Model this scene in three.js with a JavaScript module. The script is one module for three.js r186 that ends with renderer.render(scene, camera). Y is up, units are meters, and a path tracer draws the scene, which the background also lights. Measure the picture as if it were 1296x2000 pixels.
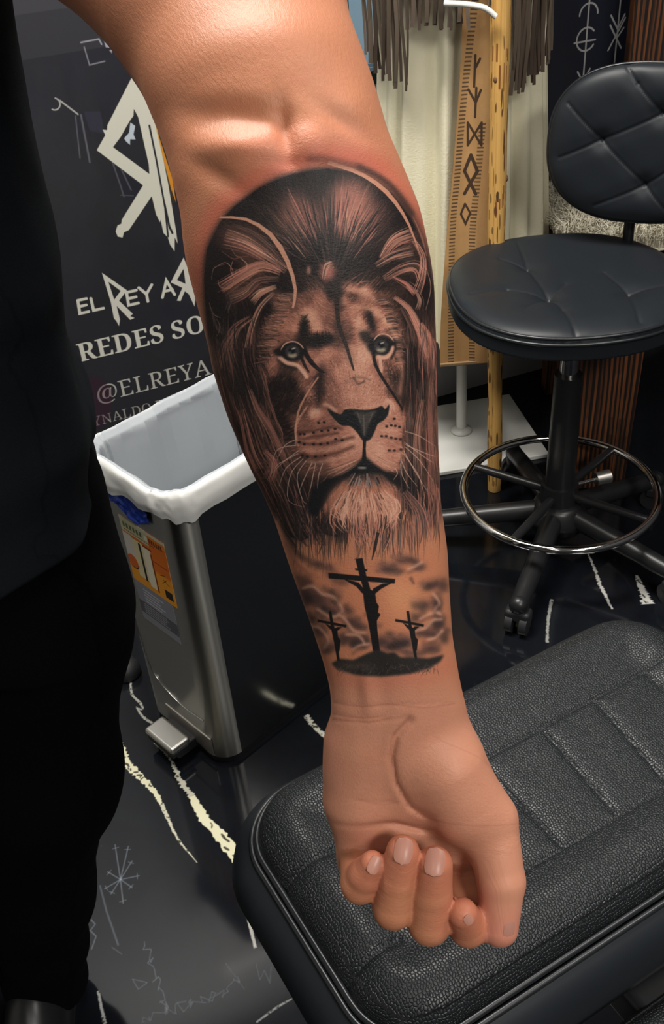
import * as THREE from 'three';
import { mergeGeometries, mergeVertices } from 'three/addons/utils/BufferGeometryUtils.js';
import { RoundedBoxGeometry } from 'three/addons/geometries/RoundedBoxGeometry.js';
import { ImprovedNoise } from 'three/addons/math/ImprovedNoise.js';
import { RectAreaLightUniformsLib } from 'three/addons/lights/RectAreaLightUniformsLib.js';

// ---------------------------------------------------------------- camera, sky, lights, exposure
const scene = new THREE.Scene();
const renderer = new THREE.WebGLRenderer({ antialias: true });
renderer.toneMapping = THREE.LinearToneMapping;
renderer.toneMappingExposure = 1.0;
renderer.shadowMap.enabled = true;
RectAreaLightUniformsLib.init();
const R = Math.PI / 180;
const camera = new THREE.PerspectiveCamera(53.13, 1296 / 2000, 0.02, 50);
camera.position.set(0, 1.4, 0);
camera.rotation.order = 'YXZ';
camera.rotation.set(-37 * R, 0, -5 * R);
scene.add(camera);
scene.background = new THREE.Color(0.62, 0.86, 1.0);

// ceiling panels: [x, z, width, depth, intensity]
const PANELS = [
  [1.05, 1.25, 0.6, 0.6, 52],
  [-0.35, 0.75, 0.6, 0.6, 5],
  [-0.30, -1.35, 1.2, 0.4, 49],
  [1.35, -0.5, 0.6, 0.6, 15],
];
const CEIL = 2.7;

// ---------------------------------------------------------------- helpers
let seed = 7;
function rnd() { seed = (seed + 0x6d2b79f5) | 0; let t = Math.imul(seed ^ (seed >>> 15), 1 | seed); t = (t + Math.imul(t ^ (t >>> 7), 61 | t)) ^ t; return ((t ^ (t >>> 14)) >>> 0) / 4294967296; }
const rr = (a, b) => a + (b - a) * rnd();
const noise = new ImprovedNoise();
const fbm = (x, y, z, o = 4) => { let s = 0, a = 0.5; for (let i = 0; i < o; i++) { s += a * noise.noise(x, y, z); x *= 2.03; y *= 2.03; z *= 2.03; a *= 0.5; } return s; };
const clamp = (x, a = 0, b = 1) => Math.min(b, Math.max(a, x));
const sstep = (a, b, x) => { const t = clamp((x - a) / (b - a)); return t * t * (3 - 2 * t); };
const V = (x, y, z) => new THREE.Vector3(x, y, z);
const taken = new Map();
function numbered(n) { const k = taken.get(n) ?? 0; taken.set(n, k + 1); return k ? `${n}_${String(k).padStart(3, '0')}` : n; }
function shade(o) { o.traverse((m) => { if (m.isMesh) { m.castShadow = true; m.receiveShadow = true; } }); return o; }
function part(name, geo, mat, parent, label) { const m = new THREE.Mesh(geo, mat); m.name = name; m.castShadow = m.receiveShadow = true; if (label) m.userData.label = label; parent.add(m); return m; }
function thing(name, label, category, [x, y, z] = [0, 0, 0], turn = 0, group) { const g = new THREE.Group(); g.name = numbered(name); g.position.set(x, y, z); g.rotation.y = turn; g.userData = { label, category }; if (group) g.userData.group = group; scene.add(g); return g; }
function struct(name, geo, mat, label, parent = scene) { const m = new THREE.Mesh(geo, mat); m.name = name; m.castShadow = m.receiveShadow = true; m.userData.kind = 'structure'; if (label) m.userData.label = label; parent.add(m); return m; }
const std = (o) => new THREE.MeshStandardMaterial(o);
const phys = (o) => new THREE.MeshPhysicalMaterial(o);
const box = (w, h, d, x = 0, y = 0, z = 0) => new THREE.BoxGeometry(w, h, d).translate(x, y, z);
const rbox = (w, h, d, r, x = 0, y = 0, z = 0, s = 3) => new RoundedBoxGeometry(w, h, d, s, r).translate(x, y, z);
const cyl = (r0, r1, h, x = 0, y = 0, z = 0, n = 32) => new THREE.CylinderGeometry(r1, r0, h, n).translate(x, y + h / 2, z);
const merge = (a) => mergeGeometries(a.map((g) => { const q = g.index ? g.toNonIndexed() : g; for (const k of Object.keys(q.attributes)) if (!['position', 'normal', 'uv'].includes(k)) q.deleteAttribute(k); return q; }));
function tube(pts, r, n = 40, m = 10, closed = false) { return new THREE.TubeGeometry(new THREE.CatmullRomCurve3(pts, closed), n, r, m, closed); }
function bar(a, b, r0, r1 = r0, n = 16) { const d = b.clone().sub(a), L = d.length(); const g = new THREE.CylinderGeometry(r1, r0, L, n); g.translate(0, L / 2, 0); g.applyQuaternion(new THREE.Quaternion().setFromUnitVectors(V(0, 1, 0), d.normalize())); g.translate(a.x, a.y, a.z); return g; }
function lathe(pts, n = 48) { return new THREE.LatheGeometry(pts.map(([x, y]) => new THREE.Vector2(x, y)), n); }
function canvasTex(w, h, draw, srgb = true) { const c = document.createElement('canvas'); c.width = w; c.height = h; draw(c.getContext('2d'), w, h); const t = new THREE.CanvasTexture(c); if (srgb) t.colorSpace = THREE.SRGBColorSpace; t.anisotropy = 8; return t; }
function dataTex(n, f, rep) { const d = new Uint8Array(n * n * 4); for (let y = 0; y < n; y++) for (let x = 0; x < n; x++) { const v = f(x / n, y / n), i = (y * n + x) * 4; d[i] = d[i + 1] = d[i + 2] = clamp(v) * 255; d[i + 3] = 255; } const t = new THREE.DataTexture(d, n, n); t.wrapS = t.wrapT = THREE.RepeatWrapping; t.magFilter = THREE.LinearFilter; if (rep) t.repeat.set(rep, rep); t.needsUpdate = true; return t; }
// uv in metres from position and normal (box mapping)
function uvBox(g, s = 1) { const p = g.attributes.position, n = g.attributes.normal, u = new Float32Array(p.count * 2); for (let i = 0; i < p.count; i++) { const ax = Math.abs(n.getX(i)), ay = Math.abs(n.getY(i)), az = Math.abs(n.getZ(i)); let a, b; if (ay >= ax && ay >= az) { a = p.getX(i); b = p.getZ(i); } else if (ax >= az) { a = p.getZ(i); b = p.getY(i); } else { a = p.getX(i); b = p.getY(i); } u[2 * i] = a * s; u[2 * i + 1] = b * s; } g.setAttribute('uv', new THREE.BufferAttribute(u, 2)); return g; }

// surface nets: mesh of the zero set of f(x, y, z) inside [lo, hi]; far blocks are skipped
function nets(f, lo, hi, cell, skip = 1.6) {
  const n = [0, 1, 2].map((k) => Math.ceil((hi[k] - lo[k]) / cell) + 2), [nx, ny, nz] = n, B = 6;
  const val = new Float32Array(nx * ny * nz).fill(1), at = (i, j, k) => i + nx * (j + ny * k);
  const done = new Uint8Array(nx * ny * nz);
  const rad = B * cell * 0.87 * skip;
  for (let k = 0; k < nz; k += B) for (let j = 0; j < ny; j += B) for (let i = 0; i < nx; i += B) {
    const c = f(lo[0] + (i + B / 2) * cell, lo[1] + (j + B / 2) * cell, lo[2] + (k + B / 2) * cell);
    const near = Math.abs(c) < rad;
    for (let kk = k; kk < Math.min(k + B, nz); kk++) for (let jj = j; jj < Math.min(j + B, ny); jj++) for (let ii = i; ii < Math.min(i + B, nx); ii++) {
      const q = at(ii, jj, kk); val[q] = near ? f(lo[0] + ii * cell, lo[1] + jj * cell, lo[2] + kk * cell) : c;
    }
  }
  const id = new Int32Array(nx * ny * nz).fill(-1), pos = [], idx = [];
  const E = [[0, 1], [2, 3], [4, 5], [6, 7], [0, 2], [1, 3], [4, 6], [5, 7], [0, 4], [1, 5], [2, 6], [3, 7]], v = new Float32Array(8);
  for (let k = 0; k < nz - 1; k++) for (let j = 0; j < ny - 1; j++) for (let i = 0; i < nx - 1; i++) {
    let mask = 0; const q = at(i, j, k);
    for (let c = 0; c < 8; c++) { v[c] = val[q + (c & 1) + ((c >> 1) & 1) * nx + (c >> 2) * nx * ny]; if (v[c] < 0) mask |= 1 << c; }
    if (mask === 0 || mask === 255) continue;
    let sx = 0, sy = 0, sz = 0, m = 0;
    for (const [a, b] of E) if ((v[a] < 0) !== (v[b] < 0)) { const t = v[a] / (v[a] - v[b]); sx += (a & 1) + t * ((b & 1) - (a & 1)); sy += ((a >> 1) & 1) + t * (((b >> 1) & 1) - ((a >> 1) & 1)); sz += (a >> 2) + t * ((b >> 2) - (a >> 2)); m++; }
    id[q] = pos.length / 3; pos.push(lo[0] + (i + sx / m) * cell, lo[1] + (j + sy / m) * cell, lo[2] + (k + sz / m) * cell);
  }
  const quad = (a, b, c, d, flip) => { if (a < 0 || b < 0 || c < 0 || d < 0) return; flip ? idx.push(a, c, b, a, d, c) : idx.push(a, b, c, a, c, d); };
  for (let k = 1; k < nz - 1; k++) for (let j = 1; j < ny - 1; j++) for (let i = 1; i < nx - 1; i++) {
    const q = at(i, j, k), s = val[q] < 0;
    if (s !== val[q + 1] < 0) quad(id[q], id[q - nx], id[q - nx - nx * ny], id[q - nx * ny], !s);
    if (s !== val[q + nx] < 0) quad(id[q], id[q - nx * ny], id[q - nx * ny - 1], id[q - 1], !s);
    if (s !== val[q + nx * ny] < 0) quad(id[q], id[q - 1], id[q - 1 - nx], id[q - nx], !s);
  }
  const nor = new Float32Array(pos.length), e = cell * 0.7;
  for (let i = 0; i < pos.length; i += 3) {
    const [x, y, z] = [pos[i], pos[i + 1], pos[i + 2]];
    const a = f(x + e, y, z) - f(x - e, y, z), b = f(x, y + e, z) - f(x, y - e, z), c = f(x, y, z + e) - f(x, y, z - e), l = Math.hypot(a, b, c) || 1;
    nor[i] = a / l; nor[i + 1] = b / l; nor[i + 2] = c / l;
  }
  // wind faces along the normals
  for (let i = 0; i < idx.length; i += 3) {
    const [a, b, c] = [idx[i] * 3, idx[i + 1] * 3, idx[i + 2] * 3];
    const ux = pos[b] - pos[a], uy = pos[b + 1] - pos[a + 1], uz = pos[b + 2] - pos[a + 2], wx = pos[c] - pos[a], wy = pos[c + 1] - pos[a + 1], wz = pos[c + 2] - pos[a + 2];
    if ((uy * wz - uz * wy) * nor[a] + (uz * wx - ux * wz) * nor[a + 1] + (ux * wy - uy * wx) * nor[a + 2] < 0) { const t = idx[i + 1]; idx[i + 1] = idx[i + 2]; idx[i + 2] = t; }
  }
  const g = new THREE.BufferGeometry();
  g.setAttribute('position', new THREE.BufferAttribute(new Float32Array(pos), 3)); g.setAttribute('normal', new THREE.BufferAttribute(nor, 3)); g.setIndex(idx);
  return g;
}
const smin = (a, b, k) => { const h = Math.max(k - Math.abs(a - b), 0) / k; return Math.min(a, b) - h * h * k * 0.25; };
function capsule(x, y, z, a, b) { // a, b: [x, y, z, r]
  const dx = b[0] - a[0], dy = b[1] - a[1], dz = b[2] - a[2], px = x - a[0], py = y - a[1], pz = z - a[2];
  const h = clamp((px * dx + py * dy + pz * dz) / (dx * dx + dy * dy + dz * dz || 1));
  return Math.hypot(px - dx * h, py - dy * h, pz - dz * h) - (a[3] + (b[3] - a[3]) * h);
}
function segDist(x, y, a, b) { const dx = b[0] - a[0], dy = b[1] - a[1], h = clamp(((x - a[0]) * dx + (y - a[1]) * dy) / (dx * dx + dy * dy || 1)); return Math.hypot(x - a[0] - dx * h, y - a[1] - dy * h); }
// closed rounded-rectangle outline, points counter-clockwise, with outward normals
function rrect(hw, hd, rad, per = 10, edge = 8) {
  const out = [], rs = Array.isArray(rad) ? rad : [rad, rad, rad, rad], cs = [[1, 1, 0], [-1, 1, 90], [-1, -1, 180], [1, -1, 270]];
  cs.forEach(([sx, sy, a0], i) => {
    const r = rs[i], cx = sx * (hw - r), cy = sy * (hd - r);
    for (let k = 0; k <= per; k++) { const a = (a0 + 90 * k / per) * R; out.push([cx + r * Math.cos(a), cy + r * Math.sin(a), Math.cos(a), Math.sin(a)]); }
    const [tx, ty, ta] = cs[(i + 1) % 4], r2 = rs[(i + 1) % 4], na = (a0 + 90) * R, p = out[out.length - 1], ex = tx * (hw - r2) + r2 * Math.cos(ta * R), ey = ty * (hd - r2) + r2 * Math.sin(ta * R);
    for (let k = 1; k < edge; k++) out.push([p[0] + (ex - p[0]) * k / edge, p[1] + (ey - p[1]) * k / edge, Math.cos(na), Math.sin(na)]);
  });
  return out;
}
// sheet from a grid of points rows x cols
function grid(rows, cols, f, closed = false) {
  const pos = [], uv = [], idx = [];
  for (let i = 0; i <= rows; i++) for (let j = 0; j <= cols; j++) { const p = f(i / rows, closed && j === cols ? 0 : j / cols); pos.push(p[0], p[1], p[2]); uv.push(p[3] ?? j / cols, p[4] ?? i / rows); }
  for (let i = 0; i < rows; i++) for (let j = 0; j < cols; j++) { const a = i * (cols + 1) + j, b = a + cols + 1; idx.push(a, a + 1, b, a + 1, b + 1, b); }
  const g = new THREE.BufferGeometry(); g.setAttribute('position', new THREE.Float32BufferAttribute(pos, 3)); g.setAttribute('uv', new THREE.Float32BufferAttribute(uv, 2)); g.setIndex(idx); g.computeVertexNormals();
  if (closed) { const n = g.attributes.normal; for (let i = 0; i <= rows; i++) { const a = i * (cols + 1), b = a + cols; const m = V(n.getX(a) + n.getX(b), n.getY(a) + n.getY(b), n.getZ(a) + n.getZ(b)).normalize(); n.setXYZ(a, m.x, m.y, m.z); n.setXYZ(b, m.x, m.y, m.z); } }
  return g;
}
function extrude(pts, depth, bevel = 0, holes = []) { const s = new THREE.Shape(pts.map(([x, y]) => new THREE.Vector2(x, y))); for (const h of holes) s.holes.push(new THREE.Path(h.map(([x, y]) => new THREE.Vector2(x, y)))); return new THREE.ExtrudeGeometry(s, { depth, bevelEnabled: bevel > 0, bevelThickness: bevel, bevelSize: bevel, bevelOffset: -bevel, bevelSegments: 2, curveSegments: 8 }); }
// ---------------------------------------------------------------- shared materials
const worley = (n, jitter) => { const pts = []; for (let i = 0; i < n * n; i++) pts.push([rr(-jitter, jitter), rr(-jitter, jitter)]); return (u, v) => { const x = u * n, y = v * n, ix = Math.floor(x), iy = Math.floor(y); let a = 9, b = 9; for (let j = -1; j <= 1; j++) for (let i = -1; i <= 1; i++) { const k = pts[((iy + j + n) % n) * n + ((ix + i + n) % n)], d = Math.hypot(ix + i + 0.5 + k[0] - x, iy + j + 0.5 + k[1] - y); if (d < a) { b = a; a = d; } else if (d < b) b = d; } return [a, b]; }; };
const wl = worley(42, 0.38);
const grainTex = dataTex(512, (u, v) => { const [a, b] = wl(u, v); return sstep(0, 0.34, b - a) * (0.75 + 0.25 * (1 - a)); });
grainTex.repeat.set(1 / 0.115, 1 / 0.115);
const fineTex = dataTex(256, (u, v) => 0.5 + 0.3 * (rnd() - 0.5) + 0.4 * fbm(u * 24, v * 24, 3, 3));
const cloudTex = dataTex(256, (u, v) => 0.5 + 0.9 * (fbm(Math.cos(u * 6.2832) * 1.5 + 5, Math.sin(u * 6.2832) * 1.5, Math.cos(v * 6.2832) * 1.5 + Math.sin(v * 6.2832), 5)));
const M = {
  leather: phys({ color: new THREE.Color(0.009, 0.011, 0.013), roughness: 0.40, bumpMap: grainTex, bumpScale: 0.0007, specularIntensity: 1 }),
  vinyl: phys({ color: new THREE.Color(0.012, 0.015, 0.019), roughness: 0.44, specularIntensity: 0.6 }),
  piping: std({ color: new THREE.Color(0.012, 0.014, 0.016), roughness: 0.3 }),
  steel: std({ color: new THREE.Color(0.62, 0.61, 0.58), metalness: 1, roughness: 0.22 }),
  brushed: std({ color: new THREE.Color(0.6, 0.58, 0.54), metalness: 1, roughness: 0.36 }),
  chrome: std({ color: new THREE.Color(0.8, 0.78, 0.74), metalness: 1, roughness: 0.08 }),
  alu: std({ color: new THREE.Color(0.5, 0.5, 0.5), metalness: 0.6, roughness: 0.4 }),
  black: std({ color: new THREE.Color(0.012, 0.012, 0.013), roughness: 0.35 }),
  rubber: std({ color: new THREE.Color(0.015, 0.015, 0.017), roughness: 0.55 }),
  white: std({ color: new THREE.Color(0.72, 0.72, 0.68), roughness: 0.35 }),
};

// ---------------------------------------------------------------- the room
// black polished marble with cream veins (marks in centimetres on the floor: x, z)
const FLOOR = 240; // one sheet of the pattern, cm
const floorTex = canvasTex(2048, 2048, (c, w) => {
  const k = w / FLOOR;
  c.fillStyle = '#13151a'; c.fillRect(0, 0, w, w);
  for (let i = 0; i < 900; i++) { const r = rr(10, 120); const g = c.createRadialGradient(0, 0, 0, 0, 0, r); const q = rnd(); g.addColorStop(0, q < 0.5 ? 'rgba(24,27,36,0.10)' : q < 0.8 ? 'rgba(14,22,26,0.12)' : 'rgba(34,22,26,0.10)'); g.addColorStop(1, 'rgba(0,0,0,0)'); c.save(); c.translate(rr(0, w), rr(0, w)); c.fillStyle = g; c.fillRect(-r, -r, 2 * r, 2 * r); c.restore(); }
  c.setTransform(k, 0, 0, k, 120 * k, 220 * k); // x from -120 to 120, z from -220 to 20
  c.lineCap = 'round'; c.lineJoin = 'round';
  const vein = (pts, ws, col, rough = 0.35) => { // filled ragged ribbon
    const L = [], Q = []; const N = 60;
    const cv = new THREE.CatmullRomCurve3(pts.map(([x, y]) => V(x, 0, y)));
    for (let i = 0; i <= N; i++) { const t = i / N, p = cv.getPointAt(t), d = cv.getTangentAt(t), f = t * (ws.length - 1), j = Math.min(Math.floor(f), ws.length - 2), wd = (ws[j] + (ws[j + 1] - ws[j]) * (f - j)) / 2; const a = wd * (1 + rr(-rough, rough)), b = wd * (1 + rr(-rough, rough)); L.push([p.x - d.z * a, p.z + d.x * a]); Q.push([p.x + d.z * b, p.z - d.x * b]); }
    c.fillStyle = col; c.beginPath(); L.concat(Q.reverse()).forEach(([x, y], i) => (i ? c.lineTo(x, y) : c.moveTo(x, y))); c.closePath(); c.fill();
    for (let i = 0; i < pts.length * 3; i++) { const p = cv.getPointAt(rnd()), q = rr(0.1, 0.32); c.fillStyle = 'rgba(30,28,22,0.75)'; c.beginPath(); c.ellipse(p.x + rr(-0.4, 0.4), p.z + rr(-0.4, 0.4), q * 1.6 * Math.max(...ws) / 1.6, q * 0.7, rr(0, 3), 0, 7); c.fill(); }
  };
  const CR = '#d6d3b4';
  vein([[-41.8, -123.5], [-41, -122], [-39.4, -118.2], [-37.7, -116.2], [-34.2, -111.9], [-32.7, -109.1]], [1.3, 1.7, 1.5, 1.2, 1.0, 0.7], CR);
  vein([[-32.7, -109.1], [-31.7, -106.9], [-29.6, -102.2], [-26, -97.1]], [0.7, 0.5, 0.35, 0.15], '#c3c0ab');
  vein([[-35.1, -122.5], [-32.1, -118.8], [-29.5, -113], [-27.6, -110.1]], [0.3, 0.5, 0.9, 0.9], '#b9b7a6', 0.6);
  vein([[-27.6, -110.1], [-25.2, -105.2], [-23, -102.5], [-20.4, -98.4], [-17.5, -93.1], [-14.3, -88.8], [-10.9, -84.7]], [1.2, 1.7, 1.9, 2.1, 2.3, 1.7, 0.15], CR, 0.25);
  vein([[-19.9, -97.4], [-18.6, -90.6], [-16.7, -81.9]], [0.5, 0.6, 0.5], '#b0aea6', 0.2);
  vein([[-40.9, -138.2], [-40.3, -134.8], [-38.3, -132], [-37.9, -130.7], [-39.2, -131.2]], [0.35, 0.5, 0.45, 0.5, 0.3], '#a9a89f');
  vein([[-39.2, -131.5], [-37.6, -128.8], [-35.5, -126.8]], [0.3, 0.55, 0.5], '#a9a89f');
  vein([[-7.9, -125.8], [-6.3, -122.8], [-4.2, -119.9]], [1.0, 0.9, 0.8], '#c9c7b8', 0.5);
  vein([[-47.5, -177], [-47.0, -174.6], [-46.4, -172.6]], [0.6, 2.6, 2.4], '#cfccb8', 0.1);
  vein([[52.7, -164.6], [52.8, -158.7], [52.7, -152.4], [53.1, -146.2]], [0.3, 0.6, 0.8, 0.4], '#b7b6b0', 0.5);
  vein([[60.6, -155.5], [60.3, -146.8]], [0.6, 2.2], '#b7b6b0', 0.4);
  vein([[42.2, -150.6], [40.2, -144.9], [38.6, -138.7]], [0.7, 0.6, 0.6], '#8e8e8a', 0.3);
  vein([[-16.5, -71], [-13.7, -72.8], [-11.5, -73.9]], [0.25, 0.4, 0.2], '#8b8d8c');
  vein([[-10.1, -73.4], [-6.4, -74.6]], [0.25, 0.25], '#8b8d8c');
  vein([[-39.2, -77.5], [-37.6, -72.6]], [0.4, 0.5], '#a8a8a6');
  // chalk scribbles
  c.strokeStyle = 'rgba(120,130,140,0.55)';
  const line = (pts, w = 0.18, a = 0.55) => { c.lineWidth = w; c.strokeStyle = `rgba(125,135,145,${a})`; c.beginPath(); pts.forEach(([x, y], i) => (i ? c.lineTo(x, y) : c.moveTo(x, y))); c.stroke(); };
  const star = [-38, -95.3];
  for (const [dx, dy] of [[-1.6, -6.5], [0.9, 4.2], [-2.2, -1.6], [2.9, -0.4], [-2.3, 1.4], [1.5, -3.2], [-1.2, 2.4], [0.6, -6.0], [2.0, 1.6]]) { line([star, [star[0] + dx, star[1] + dy]], 0.22); const q = [star[0] + dx * 0.9, star[1] + dy * 0.9], l = Math.hypot(dx, dy); line([[q[0] - dy / l * 0.5, q[1] + dx / l * 0.5], [q[0] + dy / l * 0.5, q[1] - dx / l * 0.5]], 0.15); }
  line([[-41.1, -94.5], [-39.6, -90.2], [-37.1, -84.3]], 0.3, 0.4); line([[-41.9, -89], [-41, -88], [-41.6, -87], [-40.6, -86], [-41, -84]], 0.2);
  const scrib = (pts, amp, n, a) => { const cv = new THREE.CatmullRomCurve3(pts.map(([x, y]) => V(x, 0, y))); const o = []; for (let i = 0; i <= n; i++) { const p = cv.getPointAt(i / n); o.push([p.x + rr(-amp, amp), p.z + rr(-amp, amp)]); } line(o, 0.16, a); };
  scrib([[-33, -84.4], [-31.4, -79.5], [-29.1, -74]], 0.7, 26, 0.5); scrib([[-32.2, -73], [-27.3, -73.9], [-22.3, -75.3], [-19, -77.2]], 0.9, 44, 0.4);
  line([[-34.4, -78.8], [-33.4, -77.2], [-32.2, -78.1], [-34.4, -78.8]], 0.15, 0.45); line([[-16.6, -79.5], [-16, -77], [-15.4, -78.4], [-14.6, -76.4], [-14.4, -78.8]], 0.2, 0.3); line([[-21, -80], [-18.2, -75.8]], 0.14, 0.3); line([[-38, -84], [-36.4, -82.8]], 0.15, 0.4);
  for (let i = 0; i < 160; i++) { const x = rr(-118, 118), y = rr(-218, 18), a = rr(0, 6.3), l = rr(0.4, 4); line([[x, y], [x + Math.cos(a) * l, y + Math.sin(a) * l]], rr(0.04, 0.1), rr(0.05, 0.22)); }
  for (let i = 0; i < 260; i++) { c.fillStyle = `rgba(150,150,140,${rr(0.05, 0.3)})`; c.beginPath(); c.arc(rr(-118, 118), rr(-218, 18), rr(0.04, 0.13), 0, 7); c.fill(); }
});
floorTex.wrapS = floorTex.wrapT = THREE.RepeatWrapping;
const floorGeo = box(6.4, 0.1, 6.8, 0, -0.05, -0.6);
{ const p = floorGeo.attributes.position, u = floorGeo.attributes.uv; for (let i = 0; i < p.count; i++) u.setXY(i, (p.getX(i) * 100 + 120) / FLOOR, 1 - (p.getZ(i) * 100 + 220) / FLOOR); }
struct('floor', floorGeo, phys({ map: floorTex, roughness: 0.09, specularIntensity: 0.9 }), 'polished black marble floor with cream veins');
const plaster = (r, g, b) => std({ color: new THREE.Color(r, g, b), roughness: 0.85, bumpMap: fineTex, bumpScale: 0.0006 });
struct('ceiling', box(6.4, 0.1, 6.8, 0, CEIL + 0.05, -0.6), plaster(0.55, 0.54, 0.52), 'pale plaster ceiling');
struct('wall_left', box(0.1, CEIL, 6.8, -2.6, CEIL / 2, -0.6), plaster(0.42, 0.42, 0.40), 'pale painted side wall');
struct('wall_right', box(0.1, CEIL, 6.8, 2.3, CEIL / 2, -0.6), plaster(0.04, 0.042, 0.05), 'dark painted side wall');
struct('wall_front', box(6.4, CEIL, 0.1, 0, CEIL / 2, 2.6), plaster(0.10, 0.10, 0.11), 'dark wall behind the viewer');
// back wall, turned 18.7 degrees; local x runs along it from the point (0.304, -2.319)
const WB = new THREE.Group(); WB.name = 'wall_back'; WB.userData.kind = 'structure'; WB.userData.label = 'pale grey wall with a small window'; WB.position.set(0.304, 0, -2.319); WB.rotation.y = 18.7 * R; scene.add(WB);
const WX0 = -0.42, WX1 = 0.02, WY0 = 0.80, WY1 = 1.9; // window opening
const wallMat = plaster(0.42, 0.43, 0.44);
const wallPart = (g) => { const m = part('wall_panel', g, wallMat, WB); return m; };
wallPart(merge([box(WX0 + 3.6, CEIL, 0.1, (WX0 - 3.6) / 2, CEIL / 2, -0.05), box(3.4 - WX1, CEIL, 0.1, (WX1 + 3.4) / 2, CEIL / 2, -0.05), box(WX1 - WX0, WY0, 0.1, (WX0 + WX1) / 2, WY0 / 2, -0.05), box(WX1 - WX0, CEIL - WY1, 0.1, (WX0 + WX1) / 2, (WY1 + CEIL) / 2, -0.05)]));
const win = new THREE.Group(); win.name = 'window_1'; win.userData = { kind: 'structure', label: 'small window with pale frame and sill in the back wall' }; win.position.copy(WB.position); win.rotation.y = WB.rotation.y; scene.add(win);
{
  const fm = std({ color: new THREE.Color(0.55, 0.6, 0.62), roughness: 0.4 }), cx = (WX0 + WX1) / 2, w = WX1 - WX0, h = WY1 - WY0;
  part('window_frame', merge([box(w, 0.03, 0.06, cx, WY0 + 0.015, -0.05), box(w, 0.03, 0.06, cx, WY1 - 0.015, -0.05), box(0.03, h, 0.06, WX0 + 0.015, (WY0 + WY1) / 2, -0.05), box(0.03, h, 0.06, WX1 - 0.015, (WY0 + WY1) / 2, -0.05)]), std({ color: new THREE.Color(0.04, 0.06, 0.07), roughness: 0.5 }), win);
  part('pane', box(w - 0.06, h - 0.06, 0.004, cx, (WY0 + WY1) / 2, -0.05), phys({ color: new THREE.Color(0.95, 0.98, 1), transmission: 1, roughness: 0, thickness: 0 }), win);
  part('sill', rbox(w + 0.06, 0.03, 0.14, 0.006, cx, WY0 - 0.012, -0.01), fm, win, 'pale window sill');
}
// outdoors beyond the window
struct('ground', box(14, 0.05, 9, 0, -0.12, -8.2), plaster(0.3, 0.3, 0.3), 'grey pavement outside the window');
{
  const t = thing('evergreen_shrub', 'dark evergreen shrub outside the back window', 'shrub', [0.76, -0.1, -4.6]);
  const leaves = []; for (let i = 0; i < 260; i++) { const y = rr(0.2, 1.5), r = 0.34 * (1.2 - y / 1.6) * Math.sqrt(rnd()) + 0.05, a = rr(0, 6.28); const g = new THREE.IcosahedronGeometry(rr(0.05, 0.1), 0); g.scale(1, rr(0.5, 1.3), 1); g.translate(Math.cos(a) * r, y, Math.sin(a) * r); leaves.push(g); }
  part('foliage', merge(leaves), std({ color: new THREE.Color(0.02, 0.05, 0.045), roughness: 0.9 }), t); part('stem', cyl(0.03, 0.02, 0.6), std({ color: new THREE.Color(0.05, 0.035, 0.02), roughness: 0.9 }), t);
}
// ceiling lights, out of the picture above
PANELS.forEach(([x, z, w, d, I], i) => {
  const t = thing('ceiling_light', ['square ceiling light panel far behind the viewer on the right', 'square ceiling light panel behind the viewer on the left', 'long ceiling light panel between the standing person and the banner', 'square ceiling light panel by the right wall'][i], 'ceiling light', [x, CEIL, z]);
  part('frame', merge([box(w + 0.04, 0.03, 0.02, 0, -0.015, d / 2 + 0.01), box(w + 0.04, 0.03, 0.02, 0, -0.015, -d / 2 - 0.01), box(0.02, 0.03, d, w / 2 + 0.01, -0.015, 0), box(0.02, 0.03, d, -w / 2 - 0.01, -0.015, 0)]), M.white, t);
  part('diffuser', box(w, 0.01, d, 0, -0.012, 0), std({ color: 0xffffff, emissive: new THREE.Color(1, 0.97, 0.92), emissiveIntensity: 1.2 }), t);
  const L = new THREE.RectAreaLight(new THREE.Color(1, 0.955, 0.89), I, w, d); L.position.set(0, -0.03, 0); L.rotation.x = -Math.PI / 2; t.add(L);
});
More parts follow.
